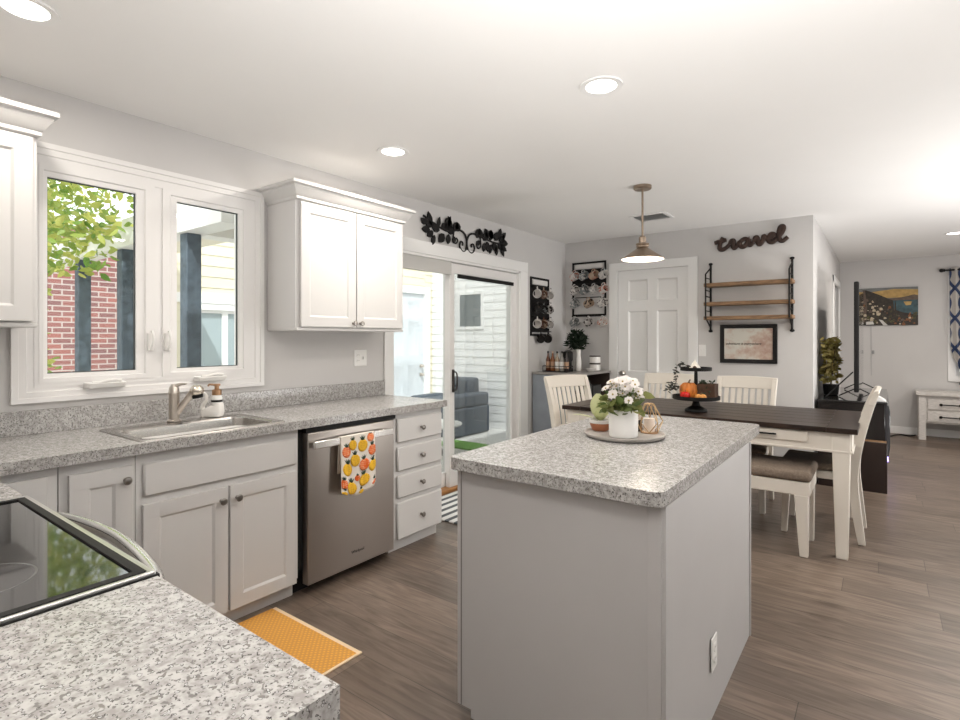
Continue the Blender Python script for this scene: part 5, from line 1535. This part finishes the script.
struct('wall_neighbour', MB().box(-9.3, -9.0, -4.0, 8.0, -0.15, 2.9), brick_mat(), smooth=False)
# porch roof with posts
t = thing('porch_roof', 'white porch roof and beam outside kitchen window', 'porch roof', (-5.0, 2.7, 2.08))
obj('beam', MB().box(-7.2, -3.3, 1.72, 1.88, 2.06, 2.28), M('beam_white', (0.80, 0.79, 0.76), 0.6), t, 0.004)
obj('soffit', MB().box(-7.2, -3.3, 1.88, 2.75, 2.28, 2.34), SOFFIT, t)
obj('cross_beam', MB().box(-4.30, -4.12, 1.88, 2.75, 2.12, 2.28), M('beam_white', (0.80, 0.79, 0.76), 0.6), t, 0.004)
for x, lb in ((-3.87, 'slate blue porch post nearest the house, in right window pane'), (-4.98, 'slate blue porch post, right one in left window pane'), (-5.97, 'slate blue porch post farthest out, left one in left pane')):
    o = tag(obj('porch_post', MB().box(x-0.052, x+0.052, 1.75, 1.85, -0.15, 2.06), POST, bev=0.006), lb, 'post', 'porch posts')
# porch wall window and door
t = thing('porch_window', 'white sliding window in cream porch wall', 'window', (-6.45, 3.65, 1.1))
obj('frame', MB().frame((-6.43, 2.98, 0.48), Y_, Z_, X_, 1.34, 1.27, 0.08, 0.06), TRIM, t, 0.004)
for y0, y1 in ((3.06, 3.42), (3.42, 4.24)):
    s_ = obj('sash', MB().frame((-6.47, y0, 0.56), Y_, Z_, X_, y1-y0, 1.11, 0.035, 0.03), TRIM, t)
    obj('pane', MB().box(-6.50, -6.49, y0+0.03, y1-0.03, 0.59, 1.64), M('pane_reflective', (0.35, 0.42, 0.44), 0.05, coat=1.0), s_)
obj('header_trim', MB().box(-6.45, -6.42, 2.6, 4.6, 1.75, 1.86), TRIM, t)
t = thing('porch_door', 'pale grey exterior door with knob across patio', 'door', (-6.45, 6.54, -0.15))
obj('frame', MB().box(-6.47, -6.41, 5.98, 6.10, -0.15, 2.10).box(-6.47, -6.41, 6.97, 7.10, -0.15, 2.10).box(-6.47, -6.41, 5.98, 7.10, 2.10, 2.22), TRIM, t, 0.004)
dw = 0.87
lf = obj('leaf', MB().panel((-6.45, 6.10, -0.12), Y_, Z_, X_, dw, 2.22, 0.05, [(0.1, 0.39, 0.25, 1.0), (0.48, 0.77, 0.25, 1.0), (0.1, 0.39, 1.15, 1.75), (0.48, 0.77, 1.15, 1.75), (0.1, 0.39, 1.85, 2.1), (0.48, 0.77, 1.85, 2.1)], 0.012, 0.025), M('door_pale', (0.62, 0.66, 0.69), 0.5), t)
for z in (0.70, 0.85):
    obj('knob', MB().lathe([(0.032,0),(0.032,0.008),(0.012,0.012),(0.012,0.03),(0.03,0.045),(0.02,0.065)], (-6.45, 6.90, z), 14, X_), NICKEL, lf)
t = thing('patio_vent', 'white framed louvred window in white siding', 'vent', (-5.56, 7.2, 1.8))
obj('frame', MB().frame((-5.85, 7.17, 1.48), X_, Z_, NY, 0.55, 0.64, 0.05, 0.03), TRIM, t, 0.003)
m = MB().box(-5.80, -5.35, 7.185, 7.199, 1.53, 2.07)
for k in range(14): m.box(-5.80, -5.35, 7.178, 7.186, 1.54+0.038*k, 1.56+0.038*k)
obj('louvres', m, M('louvre_grey', (0.16, 0.19, 0.20), 0.5), t)
# patio sofa
t = thing('patio_sofa', 'slate blue outdoor sofa on patio beyond sliding door', 'sofa', (-5.2, 6.5, -0.15))
obj('base', MB().box(-5.9, -5.0, 6.05, 6.95, -0.14, 0.28), SOFA, t, 0.03, seg=3)
obj('backrest', MB().box(-5.80, -5.22, 6.70, 6.98, 0.28, 0.70), SOFA, t, 0.05, seg=3)
obj('armrest', MB().box(-5.22, -5.01, 6.05, 6.95, 0.28, 0.48), SOFA, t, 0.04, seg=3)
obj('armrest', MB().box(-5.90, -5.72, 6.05, 6.70, 0.28, 0.44), SOFA, t, 0.04, seg=3)
obj('seat_cushion', MB().box(-5.72, -5.22, 6.08, 6.70, 0.28, 0.42), SOFA, t, 0.05, seg=3)
t = thing('patio_table', 'low round pale table on patio before sofa', 'table', (-4.65, 5.2, -0.15))
obj('tabletop', MB().lathe([(0.36,0.36),(0.38,0.37),(0.38,0.385),(0.36,0.39)], (-4.65, 5.2, -0.15), 32), M('pale_stone', (0.62, 0.62, 0.60), 0.6), t)
obj('pedestal', MB().lathe([(0.20,0),(0.18,0.02),(0.06,0.08),(0.06,0.36)], (-4.65, 5.2, -0.15), 20), DARK, t)
tag(obj('turf_mat', MB().box(-5.0, -4.2, 5.6, 6.0, -0.1495, -0.13), M('turf_green', (0.12, 0.28, 0.05), 0.9, noise=0.3, scale=40)), 'bright green turf mat on patio before sofa', 'mat')

# tree at the kitchen window
t = thing('tree', 'sunlit leafy tree outside the left window pane', 'tree', (-6.4, 0.9, -0.15))
rnd = random.Random(2)
m = MB()
m.tube(spline([(-6.6, 0.55, -0.15), (-6.55, 0.6, 1.0), (-6.4, 0.7, 2.2), (-6.3, 0.9, 3.6)], 6), [0.07-0.002*i for i in range(19)], 8)
for k in range(9):
    z = 1.6+0.2*k
    m.tube(spline([(-6.45, 0.65, z), (-6.2+rnd.uniform(-.3,.6), 1.0+rnd.uniform(-.2,.3), z+0.2), (-5.9+rnd.uniform(-.3,.6), 1.45+rnd.uniform(-.2,.3), z+0.15+rnd.uniform(-.1,.3))], 5), [0.02-0.0014*i for i in range(11)], 6)
obj('branches', m, BARK, t)
m = MB()
pts = []
def spray(n, k0, k1, v0, v1, xa, xb):
    for i in range(n):
        x = rnd.uniform(xa, xb); k = rnd.uniform(k0, k1)
        y = x*k; d = -x
        z = 1.335+d*rnd.uniform(v0, v1)
        if y < 1.66: pts.append((x, y, z))
spray(2600, -0.375, -0.21, 0.16, 0.42, -6.3, -4.25)
spray(330, -0.34, -0.21, 0.10, 0.18, -6.0, -4.3)
spray(260, -0.255, -0.21, -0.16, 0.12, -6.2, -4.6)
spray(330, -0.275, -0.21, -0.30, -0.03, -6.0, -5.0)
leaves(m, pts, 0.085, 0.55, 0.25, rnd)
obj('foliage', m, LEAF, t)
